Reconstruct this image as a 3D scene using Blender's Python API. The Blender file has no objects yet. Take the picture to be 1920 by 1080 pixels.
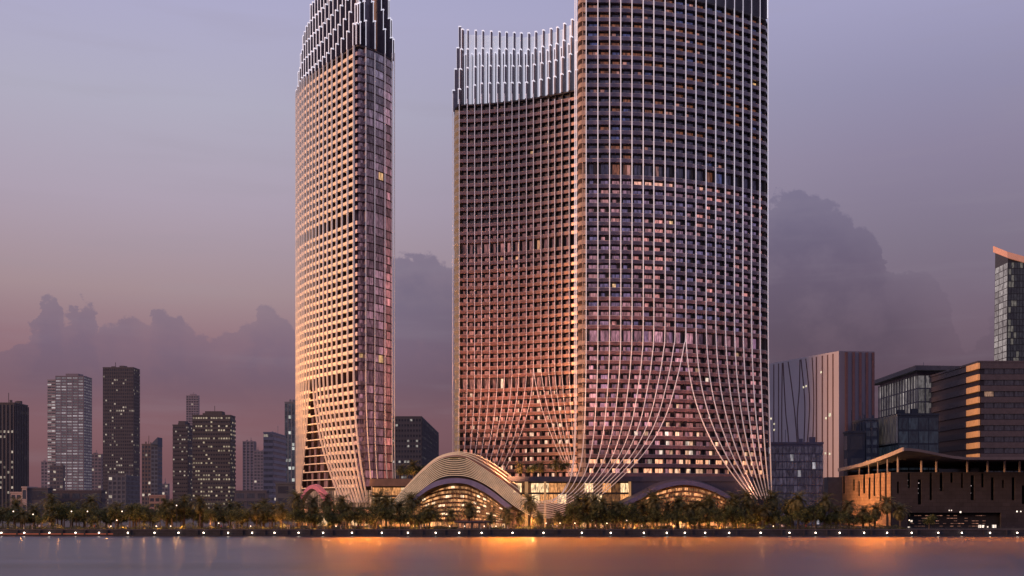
import bpy, math, random
from mathutils import Vector, noise as mnoise
random.seed(7)
R = random.Random(11)
F, CX, HY, CZ = 2080.0, 960.0, 945.0, 10.7      # focal length / centre / horizon of the 1920 px frame, camera height
GZ = 2.1                                         # ground level above the water
scene = bpy.context.scene
col = scene.collection
rad = math.radians

def P(px, py, D):                                # photo measurement + real distance -> world point
    return Vector(((px - CX) / F * D, D, CZ + (HY - py) / F * D))
def XX(px, D): return (px - CX) / F * D
def ZZ(py, D): return CZ + (HY - py) / F * D

# ------------------------------------------------------------------ materials
MATS = {}
def mat(name, c, rough=.6, metal=0., var=.15, scale=.6, bump=0., emis=None, es=1., spec=.5):
    if name in MATS: return MATS[name]
    m = bpy.data.materials.new(name); m.use_nodes = True
    nt = m.node_tree; b = nt.nodes['Principled BSDF']
    tc = nt.nodes.new('ShaderNodeNewGeometry')
    n = nt.nodes.new('ShaderNodeTexNoise'); n.inputs['Scale'].default_value = scale; n.inputs['Detail'].default_value = 5
    nt.links.new(tc.outputs['Position'], n.inputs['Vector'])
    mr = nt.nodes.new('ShaderNodeMapRange'); mr.inputs[1].default_value = .3; mr.inputs[2].default_value = .7
    mr.inputs[3].default_value = 1 - var; mr.inputs[4].default_value = 1 + var
    nt.links.new(n.outputs['Fac'], mr.inputs[0])
    mx = nt.nodes.new('ShaderNodeVectorMath'); mx.operation = 'SCALE'; mx.inputs[0].default_value = c[:3]
    nt.links.new(mr.outputs[0], mx.inputs['Scale'])
    nt.links.new(mx.outputs[0], b.inputs['Base Color'])
    b.inputs['Roughness'].default_value = rough; b.inputs['Metallic'].default_value = metal
    b.inputs['Specular IOR Level'].default_value = spec
    if bump:
        bp = nt.nodes.new('ShaderNodeBump'); bp.inputs['Strength'].default_value = bump
        nt.links.new(n.outputs['Fac'], bp.inputs['Height']); nt.links.new(bp.outputs[0], b.inputs['Normal'])
    if emis:
        b.inputs['Emission Color'].default_value = (*emis, 1); b.inputs['Emission Strength'].default_value = es
    MATS[name] = m
    return m

def panelled(m, w=3.0, h=1.5, dark=.55):
    nt = m.node_tree; L = nt.links; b = nt.nodes['Principled BSDF']; old = b.inputs['Base Color'].links[0].from_socket
    g = nt.nodes.new('ShaderNodeNewGeometry'); sp = nt.nodes.new('ShaderNodeSeparateXYZ'); L.new(g.outputs['Position'], sp.inputs[0])
    a = nt.nodes.new('ShaderNodeMath'); a.operation = 'ADD'; L.new(sp.outputs[0], a.inputs[0]); L.new(sp.outputs[1], a.inputs[1])
    cb = nt.nodes.new('ShaderNodeCombineXYZ'); L.new(a.outputs[0], cb.inputs[0]); L.new(sp.outputs[2], cb.inputs[1])
    br = nt.nodes.new('ShaderNodeTexBrick'); br.inputs['Scale'].default_value = 1; br.inputs['Brick Width'].default_value = w; br.inputs['Row Height'].default_value = h
    br.inputs['Mortar Size'].default_value = .05; br.inputs['Color1'].default_value = (1, 1, 1, 1); br.inputs['Color2'].default_value = (.78, .78, .78, 1); br.inputs['Mortar'].default_value = (dark, dark, dark, 1)
    L.new(cb.outputs[0], br.inputs['Vector'])
    mx = nt.nodes.new('ShaderNodeVectorMath'); mx.operation = 'MULTIPLY'; L.new(old, mx.inputs[0]); L.new(br.outputs['Color'], mx.inputs[1]); L.new(mx.outputs[0], b.inputs['Base Color'])
    return m

def glass_mat(name, base=(.03, .03, .045), rough=.22, spec=.6, metal=0., inner=.55):
    """glazing whose panes carry their own room light in the colour attribute 'glow', broken up by furniture and curtains"""
    m = bpy.data.materials.new(name); m.use_nodes = True
    nt = m.node_tree; b = nt.nodes['Principled BSDF']; L = nt.links
    b.inputs['Base Color'].default_value = (*base, 1); b.inputs['Roughness'].default_value = rough
    b.inputs['Specular IOR Level'].default_value = spec; b.inputs['Metallic'].default_value = metal
    at = nt.nodes.new('ShaderNodeAttribute'); at.attribute_name = 'glow'
    g = nt.nodes.new('ShaderNodeNewGeometry')
    mp = nt.nodes.new('ShaderNodeMapping'); mp.inputs['Scale'].default_value = (1.7, 1.7, .45)
    n = nt.nodes.new('ShaderNodeTexNoise'); n.inputs['Scale'].default_value = 1.; n.inputs['Detail'].default_value = 3
    L.new(g.outputs['Position'], mp.inputs[0]); L.new(mp.outputs[0], n.inputs['Vector'])
    mr = nt.nodes.new('ShaderNodeMapRange'); mr.inputs[1].default_value = .35; mr.inputs[2].default_value = .65
    mr.inputs[3].default_value = 1 - inner; mr.inputs[4].default_value = 1 + inner
    L.new(n.outputs['Fac'], mr.inputs[0])
    v = nt.nodes.new('ShaderNodeVectorMath'); v.operation = 'SCALE'
    L.new(at.outputs['Color'], v.inputs[0]); L.new(mr.outputs[0], v.inputs['Scale'])
    L.new(v.outputs[0], b.inputs['Emission Color']); b.inputs['Emission Strength'].default_value = 1
    return m

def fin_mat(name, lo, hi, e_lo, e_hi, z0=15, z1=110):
    """white fin with its light painted in as emission: warm podium glow at the foot, cool at the top"""
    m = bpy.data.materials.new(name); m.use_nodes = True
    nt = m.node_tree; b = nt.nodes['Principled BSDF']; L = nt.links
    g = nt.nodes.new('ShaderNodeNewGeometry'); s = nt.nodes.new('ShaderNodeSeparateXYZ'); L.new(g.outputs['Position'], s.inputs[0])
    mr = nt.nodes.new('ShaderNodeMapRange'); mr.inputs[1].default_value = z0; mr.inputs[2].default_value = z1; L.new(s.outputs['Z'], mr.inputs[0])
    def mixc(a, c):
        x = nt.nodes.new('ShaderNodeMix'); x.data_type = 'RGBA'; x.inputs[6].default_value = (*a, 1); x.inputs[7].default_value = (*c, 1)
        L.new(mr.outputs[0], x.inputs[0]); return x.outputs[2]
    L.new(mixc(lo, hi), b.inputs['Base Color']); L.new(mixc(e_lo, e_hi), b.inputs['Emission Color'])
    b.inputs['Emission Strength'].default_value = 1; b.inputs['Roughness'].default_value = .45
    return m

# ------------------------------------------------------------------ mesh builder
class MB:
    def __init__(s): s.v = []; s.f = []; s.m = []; s.g = []
    def face(s, pts, mi=0, glow=None):
        n = len(s.v); s.v += [tuple(p) for p in pts]; s.f.append(tuple(range(n, n + len(pts)))); s.m.append(mi); s.g.append(glow or (0, 0, 0))
    def hexa(s, c, mi=0, glow=None):             # 8 corners: bottom ring 0-3, top ring 4-7
        n = len(s.v); s.v += [tuple(p) for p in c]
        for q in ((0, 3, 2, 1), (4, 5, 6, 7), (0, 1, 5, 4), (1, 2, 6, 5), (2, 3, 7, 6), (3, 0, 4, 7)):
            s.f.append(tuple(n + i for i in q)); s.m.append(mi); s.g.append(glow or (0, 0, 0))
    def box(s, x0, x1, y0, y1, z0, z1, mi=0, glow=None):
        s.hexa([(x0, y0, z0), (x1, y0, z0), (x1, y1, z0), (x0, y1, z0), (x0, y0, z1), (x1, y0, z1), (x1, y1, z1), (x0, y1, z1)], mi, glow)
    def obox(s, o, d, a0, a1, b0, b1, z0, z1, mi=0, glow=None):   # box in a wall frame: origin o, unit dir d, outward n
        n = (d[1], -d[0])
        def q(a, b, z): return (o[0] + d[0] * a + n[0] * b, o[1] + d[1] * a + n[1] * b, z)
        s.hexa([q(a0, b1, z0), q(a1, b1, z0), q(a1, b0, z0), q(a0, b0, z0), q(a0, b1, z1), q(a1, b1, z1), q(a1, b0, z1), q(a0, b0, z1)], mi, glow)
    def sweep(s, pts, w, d, mi=0, depth=None, caps=True):
        n0 = len(s.v); N = len(pts)
        for i, p in enumerate(pts):
            t = (pts[min(i + 1, N - 1)] - pts[max(i - 1, 0)]).normalized()
            dd = Vector(depth[i] if depth else (0, -1, 0))
            sd = t.cross(dd).normalized(); dd = sd.cross(t).normalized()
            for a, b in ((-1, -1), (1, -1), (1, 1), (-1, 1)):
                s.v.append(tuple(p + sd * a * w / 2 + dd * b * d / 2))
        for i in range(N - 1):
            for k in range(4):
                a = n0 + i * 4 + k; b = n0 + i * 4 + (k + 1) % 4
                s.f.append((a, b, b + 4, a + 4)); s.m.append(mi); s.g.append((0, 0, 0))
        if caps:
            for q in ((n0, n0 + 1, n0 + 2, n0 + 3), (n0 + 4 * N - 1, n0 + 4 * N - 2, n0 + 4 * N - 3, n0 + 4 * N - 4)):
                s.f.append(q); s.m.append(mi); s.g.append((0, 0, 0))
    def tube(s, pts, rs, k=8, mi=0, cap=True):
        n0 = len(s.v); N = len(pts)
        for i, p in enumerate(pts):
            p = Vector(p); t = (Vector(pts[min(i + 1, N - 1)]) - Vector(pts[max(i - 1, 0)])).normalized()
            a = t.cross(Vector((0, 1, 0)) if abs(t.y) < .9 else Vector((1, 0, 0))).normalized(); b = t.cross(a)
            for j in range(k):
                an = 2 * math.pi * j / k; s.v.append(tuple(p + (a * math.cos(an) + b * math.sin(an)) * rs[i]))
        for i in range(N - 1):
            for j in range(k):
                a = n0 + i * k + j; b = n0 + i * k + (j + 1) % k
                s.f.append((a, b, b + k, a + k)); s.m.append(mi); s.g.append((0, 0, 0))
        if cap:
            s.f.append(tuple(n0 + j for j in reversed(range(k)))); s.m.append(mi); s.g.append((0, 0, 0))
            s.f.append(tuple(n0 + (N - 1) * k + j for j in range(k))); s.m.append(mi); s.g.append((0, 0, 0))
    def ball(s, c, r, mi=0, seg=10, rings=6, sq=(1, 1, 1)):
        pts = [(c[0], c[1], c[2] - r * sq[2] + r * sq[2] * 2 * i / rings) for i in range(rings + 1)]
        n0 = len(s.v)
        for i in range(rings + 1):
            ph = math.pi * i / rings; rr = math.sin(ph) * r
            for j in range(seg):
                an = 2 * math.pi * j / seg
                s.v.append((c[0] + rr * math.cos(an) * sq[0], c[1] + rr * math.sin(an) * sq[1], c[2] - math.cos(ph) * r * sq[2]))
        for i in range(rings):
            for j in range(seg):
                a = n0 + i * seg + j; b = n0 + i * seg + (j + 1) % seg
                s.f.append((a, b, b + seg, a + seg)); s.m.append(mi); s.g.append((0, 0, 0))
    def prism(s, ring, z0, z1, mi=0, top=True, bottom=False):
        n = len(ring); n0 = len(s.v)
        s.v += [(x, y, z0) for x, y in ring] + [(x, y, z1) for x, y in ring]
        for i in range(n):
            j = (i + 1) % n
            s.f.append((n0 + i, n0 + j, n0 + n + j, n0 + n + i)); s.m.append(mi); s.g.append((0, 0, 0))
        if top: s.f.append(tuple(n0 + n + i for i in range(n))); s.m.append(mi); s.g.append((0, 0, 0))
        if bottom: s.f.append(tuple(n0 + i for i in reversed(range(n)))); s.m.append(mi); s.g.append((0, 0, 0))
    def build(s, name, mats, parent=None, smooth=False, glow=False):
        me = bpy.data.meshes.new(name); me.from_pydata(s.v, [], s.f)
        for m in (mats if isinstance(mats, (list, tuple)) else [mats]): me.materials.append(m)
        me.polygons.foreach_set('material_index', s.m)
        if smooth: me.polygons.foreach_set('use_smooth', [True] * len(s.f))
        if glow or any(g != (0, 0, 0) for g in s.g):
            a = me.color_attributes.new('glow', 'FLOAT_COLOR', 'CORNER'); buf = []
            for f, g in zip(s.f, s.g): buf += [g[0], g[1], g[2], 1.] * len(f)
            a.data.foreach_set('color', buf)
        me.update()
        o = bpy.data.objects.new(name, me); col.objects.link(o)
        if parent is not None: o.parent = parent; o.matrix_parent_inverse = parent.matrix_world.inverted()
        return o

def thing(name, label, cat, loc=(0, 0, 0), group=None):
    o = bpy.data.objects.new(name, None); col.objects.link(o); o.location = loc
    o.empty_display_size = .5
    o['label'] = label; o['category'] = cat
    if group: o['group'] = group
    return o
def rel(o): bpy.context.view_layer.update()
def tag(o, label, cat, group=None):
    o['label'] = label; o['category'] = cat
    if group: o['group'] = group
    return o
def dup(root, loc, rotz=0, scale=1., label=None, group=None, cat=None):
    r = root.copy(); col.objects.link(r); r.location = loc; r.rotation_euler = (0, 0, rotz); r.scale = (scale,) * 3 if not isinstance(scale, tuple) else scale
    if label: r['label'] = label
    if group: r['group'] = group
    for ch in children_of[root.name]:
        c = ch.copy(); col.objects.link(c); c.parent = r
    return r
children_of = {}

def crom(pts, n=6):
    """Catmull-Rom through the points"""
    out = []
    pts = [Vector(p) for p in pts]
    for i in range(len(pts) - 1):
        p0 = pts[max(i - 1, 0)]; p1 = pts[i]; p2 = pts[i + 1]; p3 = pts[min(i + 2, len(pts) - 1)]
        for k in range(n):
            t = k / n
            out.append(.5 * ((2 * p1) + (p2 - p0) * t + (2 * p0 - 5 * p1 + 4 * p2 - p3) * t * t + (3 * p1 - p0 - 3 * p2 + p3) * t ** 3))
    out.append(pts[-1]); return out
def lerp(a, b, t): return a + (b - a) * t
def interp(x, xs, ys):
    if x <= xs[0]: return ys[0]
    for i in range(len(xs) - 1):
        if x <= xs[i + 1]: return lerp(ys[i], ys[i + 1], (x - xs[i]) / (xs[i + 1] - xs[i]))
    return ys[-1]
def sst(a, b, x):
    t = min(1, max(0, (x - a) / (b - a))); return t * t * (3 - 2 * t)

# ------------------------------------------------------------------ camera
cam = bpy.data.cameras.new('camera'); co = bpy.data.objects.new('camera', cam); col.objects.link(co)
co.location = (0, 0, CZ); co.rotation_euler = (rad(90), 0, 0)
cam.sensor_width = 36; cam.lens = F / 1920 * 36; cam.shift_y = (HY - 540) / 1920
cam.clip_start = .5; cam.clip_end = 30000
scene.camera = co
scene.view_settings.view_transform = 'Standard'; scene.view_settings.look = 'None'
scene.view_settings.exposure = 0; scene.view_settings.gamma = 1

# ------------------------------------------------------------------ world: dusk sky with cumulus banks
SUN_EL, SUN_AZ = rad(9.0), rad(-108)        # azimuth from +Y (view direction) towards +X
def make_world():
    w = bpy.data.worlds.new('World'); scene.world = w; w.use_nodes = True
    nt = w.node_tree; nt.nodes.clear(); L = nt.links; N = nt.nodes.new
    out = N('ShaderNodeOutputWorld'); bg = N('ShaderNodeBackground'); L.new(bg.outputs[0], out.inputs[0])
    tc = N('ShaderNodeTexCoord'); sp = N('ShaderNodeSeparateXYZ'); L.new(tc.outputs['Generated'], sp.inputs[0])
    def M(op, a, b=None, c=None, clamp=False):
        n = N('ShaderNodeMath'); n.operation = op; n.use_clamp = clamp
        for i, x in enumerate((a, b, c)):
            if x is None: continue
            if isinstance(x, (int, float)): n.inputs[i].default_value = x
            else: L.new(x, n.inputs[i])
        return n.outputs[0]
    def ramp(fac, stops, inter='EASE'):
        r = N('ShaderNodeValToRGB'); r.color_ramp.interpolation = inter
        el = r.color_ramp.elements
        while len(el) < len(stops): el.new(.5)
        for e, (p, c) in zip(el, stops):
            e.position = p; e.color = (*[((x / 255 + .055) / 1.055) ** 2.4 if x > 10 else x / 255 / 12.92 for x in c], 1)
        L.new(fac, r.inputs[0]); return r.outputs[0]
    def mix(f, a, b, mode='MIX'):
        n = N('ShaderNodeMix'); n.data_type = 'RGBA'; n.blend_type = mode
        for k, x in ((0, f), (6, a), (7, b)):
            if isinstance(x, (int, float)): n.inputs[k].default_value = x
            elif isinstance(x, tuple): n.inputs[k].default_value = (*x, 1)
            else: L.new(x, n.inputs[k])
        return n.outputs[2]
    X, Y, Z = sp.outputs
    az = M('ARCTAN2', X, Y)                                # 0 straight ahead
    hyp = M('SQRT', M('ADD', M('MULTIPLY', X, X), M('MULTIPLY', Y, Y)))
    e = M('DIVIDE', Z, M('MAXIMUM', hyp, .001))            # tangent of the elevation
    e01 = M('MULTIPLY', e, 2.0, clamp=True)                # 0..0.5 -> 0..1
    left = ramp(e01, [(0, (116, 80, 88)), (.08, (126, 88, 95)), (.157, (136, 98, 107)), (.28, (150, 116, 126)), (.368, (168, 144, 150)), (.524, (178, 164, 181)), (.695, (181, 177, 197)), (.868, (178, 175, 206)), (1, (172, 172, 208))], 'LINEAR')
    right = ramp(e01, [(0, (80, 56, 68)), (.15, (92, 66, 80)), (.3, (118, 98, 114)), (.45, (130, 118, 138)), (.6, (144, 134, 160)), (.72, (151, 146, 176)), (.868, (166, 163, 197)), (1, (164, 163, 200))], 'LINEAR')
    side = N('ShaderNodeMapRange'); side.interpolation_type = 'SMOOTHSTEP'; L.new(az, side.inputs[0])
    side.inputs[1].default_value = -.30; side.inputs[2].default_value = .40
    sky = mix(side.outputs[0], left, right)
    # cloud tops measured as (azimuth, elevation)
    tops = [(-150, 640), (-60, 610), (0, 662), (40, 645), (70, 600), (82, 556), (108, 552), (122, 590), (140, 588), (146, 560), (172, 560), (184, 602), (215, 606), (248, 598), (272, 622), (285, 596), (304, 573), (335, 573), (350, 600), (385, 625), (407, 640), (432, 628), (470, 600), (490, 558), (520, 575), (545, 600), (580, 640), (700, 520), (745, 486), (790, 480), (830, 492), (1000, 480), (1200, 440), (1400, 400), (1443, 380), (1470, 364), (1530, 366), (1565, 385), (1600, 412), (1640, 432), (1656, 455), (1666, 500), (1690, 518), (1735, 514), (1760, 540), (1790, 600), (1815, 650), (1840, 610), (1870, 580), (1930, 570), (2050, 560), (2200, 620)]
    A0, A1 = -.55, .60
    fc = N('ShaderNodeFloatCurve'); cv = fc.mapping.curves[0]
    pts = [((math.atan((px - CX) / F) - A0) / (A1 - A0), (HY - py) / F / .35 / (1 + ((px - CX) / F) ** 2) ** .5) for px, py in tops]
    cv.points[0].location = (0, pts[0][1]); cv.points[1].location = (1, pts[-1][1])
    for p in pts[1:-1]: cv.points.new(*p)
    for p in cv.points: p.handle_type = 'AUTO'
    fc.mapping.update()
    # puffy distortion
    cb = N('ShaderNodeCombineXYZ'); L.new(az, cb.inputs[0]); L.new(M('MULTIPLY', e, 1.15), cb.inputs[1])
    def noise(sc, det=6, rough=.55, off=0.):
        n = N('ShaderNodeTexNoise'); n.inputs['Scale'].default_value = sc; n.inputs['Detail'].default_value = det; n.inputs['Roughness'].default_value = rough
        mp = N('ShaderNodeMapping'); mp.inputs['Location'].default_value = (off, off, off); L.new(cb.outputs[0], mp.inputs[0]); L.new(mp.outputs[0], n.inputs['Vector'])
        return M('SUBTRACT', n.outputs['Fac'], .5)
    n1 = noise(26, 8, .6); n2 = noise(60, 6, .6, 3.3); n3 = noise(7, 5, .5, 9.1)
    az2 = M('ADD', az, M('MULTIPLY', n2, .022))
    azn = M('DIVIDE', M('SUBTRACT', az2, A0), A1 - A0)
    L.new(azn, fc.inputs['Value'])
    top = M('MULTIPLY', fc.outputs[0], .35)
    d = M('SUBTRACT', M('ADD', top, M('MULTIPLY', n1, .058)), e)       # >0 inside the cloud
    d = M('ADD', d, M('MULTIPLY', n2, .020))
    def ss(x, a, b):
        n = N('ShaderNodeMapRange'); n.interpolation_type = 'SMOOTHSTEP'; L.new(x, n.inputs[0]); n.inputs[1].default_value = a; n.inputs[2].default_value = b; return n.outputs[0]
    mask = ss(d, -.001, .004)
    fade = ss(e, .058, .115)                                # cloud base dissolves into haze on the left
    fade = M('MAXIMUM', fade, ss(az, .12, .28))
    mask = M('MULTIPLY', mask, M('SUBTRACT', 1, M('MULTIPLY', ss(az, .325, .365), .5)))
    mask = M('MULTIPLY', mask, M('MULTIPLY', fade, ss(M('MULTIPLY', az, -1), -.9, -.62)), clamp=True)
    # colour inside: cooler at the tops, warmer and darker towards the base
    cl = ramp(e01, [(0, (96, 68, 80)), (.16, (112, 84, 98)), (.27, (122, 102, 122)), (.36, (122, 110, 132)), (.44, (110, 101, 128)), (.6, (112, 107, 136)), (1, (112, 108, 138))], 'LINEAR')
    clr = ramp(e01, [(0, (88, 62, 76)), (.2, (88, 68, 84)), (.3, (95, 79, 97)), (.4, (106, 92, 114)), (.5, (112, 103, 129)), (.6, (116, 110, 140)), (1, (112, 108, 138))], 'LINEAR')
    cl = mix(ss(az, -.15, .1), cl, clr)
    rim = ss(d, .0, .05)
    lit = mix(M('MULTIPLY', M('SUBTRACT', 1, rim), .35), cl, sky)
    soft = mix(M('MULTIPLY', ss(M('ADD', n3, M('MULTIPLY', n1, .5)), .0, .2), .35), lit, sky)
    res = mix(M('MULTIPLY', mask, .93), sky, soft)
    # faint high streaks
    mp = N('ShaderNodeMapping'); mp.inputs['Scale'].default_value = (2.2, 16, 1); L.new(cb.outputs[0], mp.inputs[0])
    st = N('ShaderNodeTexNoise'); st.inputs['Scale'].default_value = 2.4; st.inputs['Detail'].default_value = 5; L.new(mp.outputs[0], st.inputs['Vector'])
    res = mix(M('MULTIPLY', ss(st.outputs['Fac'], .48, .75), .12), res, (.34, .30, .36))
    # physical sky blended in at low strength
    nis = N('ShaderNodeTexSky'); nis.sky_type = 'NISHITA'; nis.sun_disc = False; nis.sun_elevation = SUN_EL; nis.sun_rotation = SUN_AZ; nis.air_density = 1.; nis.dust_density = 1.5
    scl = N('ShaderNodeVectorMath'); scl.operation = 'SCALE'; L.new(nis.outputs[0], scl.inputs[0]); scl.inputs['Scale'].default_value = .05
    below = ss(e, -.02, .0)
    res = mix(.06, res, scl.outputs[0])
    res = mix(below, (.03, .025, .035), res)
    L.new(res, bg.inputs['Color']); bg.inputs['Strength'].default_value = 1.0
make_world()
sun = bpy.data.lights.new('sun', 'SUN'); so = bpy.data.objects.new('sun', sun); col.objects.link(so)
sun.energy = 2.7; sun.angle = rad(14); sun.color = (1.0, .50, .24)
sd = Vector((math.sin(SUN_AZ) * math.cos(SUN_EL), math.cos(SUN_AZ) * math.cos(SUN_EL), math.sin(SUN_EL)))
so.rotation_euler = sd.to_track_quat('Z', 'Y').to_euler()

def lamp(name, kind, loc, power, color=(1, .6, .3), **k):
    l = bpy.data.lights.new(name, kind); o = bpy.data.objects.new(name, l); col.objects.link(o); o.location = loc
    l.energy = power; l.color = color
    for a, b in k.items(): setattr(l, a, b)
    return o
def aim(o, target): o.rotation_euler = (Vector(target) - o.location).to_track_quat('-Z', 'Y').to_euler()

# ------------------------------------------------------------------ setting
def structure(o): o['kind'] = 'structure'; return o
def water_mat():
    m = bpy.data.materials.new('calm_water'); m.use_nodes = True; nt = m.node_tree; L = nt.links
    b = nt.nodes['Principled BSDF']; b.inputs['Base Color'].default_value = (.50, .47, .56, 1); b.inputs['IOR'].default_value = 1.33
    b.inputs['Metallic'].default_value = .55
    g = nt.nodes.new('ShaderNodeNewGeometry')
    mp = nt.nodes.new('ShaderNodeMapping'); mp.inputs['Scale'].default_value = (.004, .045, 1); L.new(g.outputs['Position'], mp.inputs[0])
    n = nt.nodes.new('ShaderNodeTexNoise'); n.inputs['Scale'].default_value = 1; n.inputs['Detail'].default_value = 6; L.new(mp.outputs[0], n.inputs['Vector'])
    mr = nt.nodes.new('ShaderNodeMapRange'); mr.inputs[1].default_value = .35; mr.inputs[2].default_value = .65; mr.inputs[3].default_value = .31; mr.inputs[4].default_value = .36
    L.new(n.outputs['Fac'], mr.inputs[0]); L.new(mr.outputs[0], b.inputs['Roughness'])
    cr = nt.nodes.new('ShaderNodeValToRGB'); cr.color_ramp.elements[0].color = (.052, .046, .062, 1); cr.color_ramp.elements[1].color = (.130, .113, .147, 1)
    cr.color_ramp.elements[0].position = .3; cr.color_ramp.elements[1].position = .7
    L.new(n.outputs['Fac'], cr.inputs[0]); L.new(cr.outputs[0], b.inputs['Base Color'])
    return m
mb = MB(); mb.face([(-4000, -600, 0), (4000, -600, 0), (4000, 371, 0), (-4000, 371, 0)])
structure(mb.build('water', water_mat()))
mb = MB(); mb.face([(-9000, 370.6, GZ), (9000, 370.6, GZ), (9000, 15000, GZ), (-9000, 15000, GZ)])
structure(mb.build('ground', mat('ground_paving', (.07, .06, .055), .85, var=.3, scale=.15)))
mb = MB(); mb.box(-600, 600, 371, 377, GZ + .004 - .3, GZ + .012)
structure(mb.build('promenade', mat('promenade_paving', (.12, .10, .09), .8, var=.2, scale=.8)))

# sea wall
m_sea = mat('dark_sea_wall', (.030, .027, .036), .75, var=.35, scale=.5)
t = thing('sea_wall', 'long dark low quay wall along the edge of the water', 'wall', (0, 370, 0))
bpy.context.view_layer.update()
mb = MB(); mb.box(-600, 600, 370, 370.9, -1, GZ + .25)
mb.box(-600, 600, 369.6, 370, -1, .35)
mb.build('wall', m_sea, t)
mb = MB(); mb.box(-600, 600, 369.88, 370.0 - .002, GZ - .1, GZ + .28)
mb.build('coping', mat('coping_stone', (.06, .05, .06), .7), t)
mb = MB()
for k in range(400):
    x = -500 + k * 2.5; mb.box(x - .03, x + .03, 370.3, 370.36, GZ + .25, GZ + 1.25)
for z in (.6, .9, 1.22): mb.box(-500, 500, 370.31, 370.35, GZ + z, GZ + z + .05)
o = mb.build('railing', mat('rail_steel', (.10, .09, .10), .4, metal=.6), t); o['kind'] = 'stuff'
mb = MB()
for k in range(120):
    x = -450 + k * 7.5; mb.box(x - .25, x + .25, 369.7, 369.995, -.5, GZ - .12)
mb.build('buttress', m_sea, t)
mb = MB(); x0, x1 = XX(-60, 370), XX(212, 370)
mb.box(x0, x1, 369.9, 369.998, .62, .80)
mb.build('light_strip', mat('red_strip', (.1, .03, .02), emis=(.55, .12, .06), es=.8), t)

# ------------------------------------------------------------------ towers
g_pane = glass_mat('tower_glazing')
g_warm = glass_mat('lit_shop_glazing', inner=.8)
m_core = mat('dark_facade_wall', (.045, .035, .04), .6)
m_cream = mat('cream_parapet', (.88, .74, .60), .55, var=.08, scale=2)
m_roof = mat('tower_roof', (.08, .07, .08), .8)
m_blade = mat('crown_blade_metal', (.17, .15, .19), .45, metal=.3)
m_glassrail = mat('lilac_glass_rail', (.185, .145, .185), .22, metal=.45, var=.25, scale=.25)
m_glassrail_w = mat('lilac_rail_podium_lit', (.32, .18, .18), .25, metal=.35, var=.25, scale=.25)  # rail copy for the low storeys, podium glow put into its colour
m_purple = mat('purple_curtain_wall', (.20, .15, .19), .3, metal=.35, var=.3, scale=.2)
m_screen = mat('pale_crown_screen', (.72, .72, .78), .5, emis=(.42, .42, .50), es=.85)
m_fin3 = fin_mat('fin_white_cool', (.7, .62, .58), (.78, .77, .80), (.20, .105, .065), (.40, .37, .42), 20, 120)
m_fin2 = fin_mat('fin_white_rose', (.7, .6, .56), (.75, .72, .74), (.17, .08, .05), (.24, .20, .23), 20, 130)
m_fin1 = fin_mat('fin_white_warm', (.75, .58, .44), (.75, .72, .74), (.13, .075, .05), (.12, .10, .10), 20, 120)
m_led = mat('white_edge_light', (.75, .75, .8), emis=(.9, .87, 1.0), es=.7)

def offset_poly(nodes):
    ns = []
    for i in range(len(nodes)):
        a = Vector(nodes[max(i - 1, 0)]); b = Vector(nodes[min(i + 1, len(nodes) - 1)])
        d = (b - a).normalized(); ns.append(Vector((d.y, -d.x)))
    return ns

def strip(mb, nodes, ns, section, z, mi=0):
    """extrude a cross-section [(offset, dz)] along the plan polyline"""
    n0 = len(mb.v); K = len(section)
    for p, n in zip(nodes, ns):
        for o, dz in section: mb.v.append((p[0] + n[0] * o, p[1] + n[1] * o, z + dz))
    for i in range(len(nodes) - 1):
        for k in range(K):
            a = n0 + i * K + k; b = n0 + i * K + (k + 1) % K
            mb.f.append((a, b, b + K, a + K)); mb.m.append(mi); mb.g.append((0, 0, 0))
    for q in (tuple(n0 + k for k in range(K)), tuple(n0 + (len(nodes) - 1) * K + k for k in reversed(range(K)))):
        mb.f.append(q); mb.m.append(mi); mb.g.append((0, 0, 0))

def storeys(z0, zr, mech, fh=3.4):
    zs = [z0]; z = z0
    while z < zr - fh * .8:
        h = fh * 1.75 if any(abs(z + fh * .6 - m) < fh * .62 for m in mech) else fh
        z += h; zs.append(z)
    k = (zr - z0) / (zs[-1] - z0)
    return [z0 + (a - z0) * k for a in zs]

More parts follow.
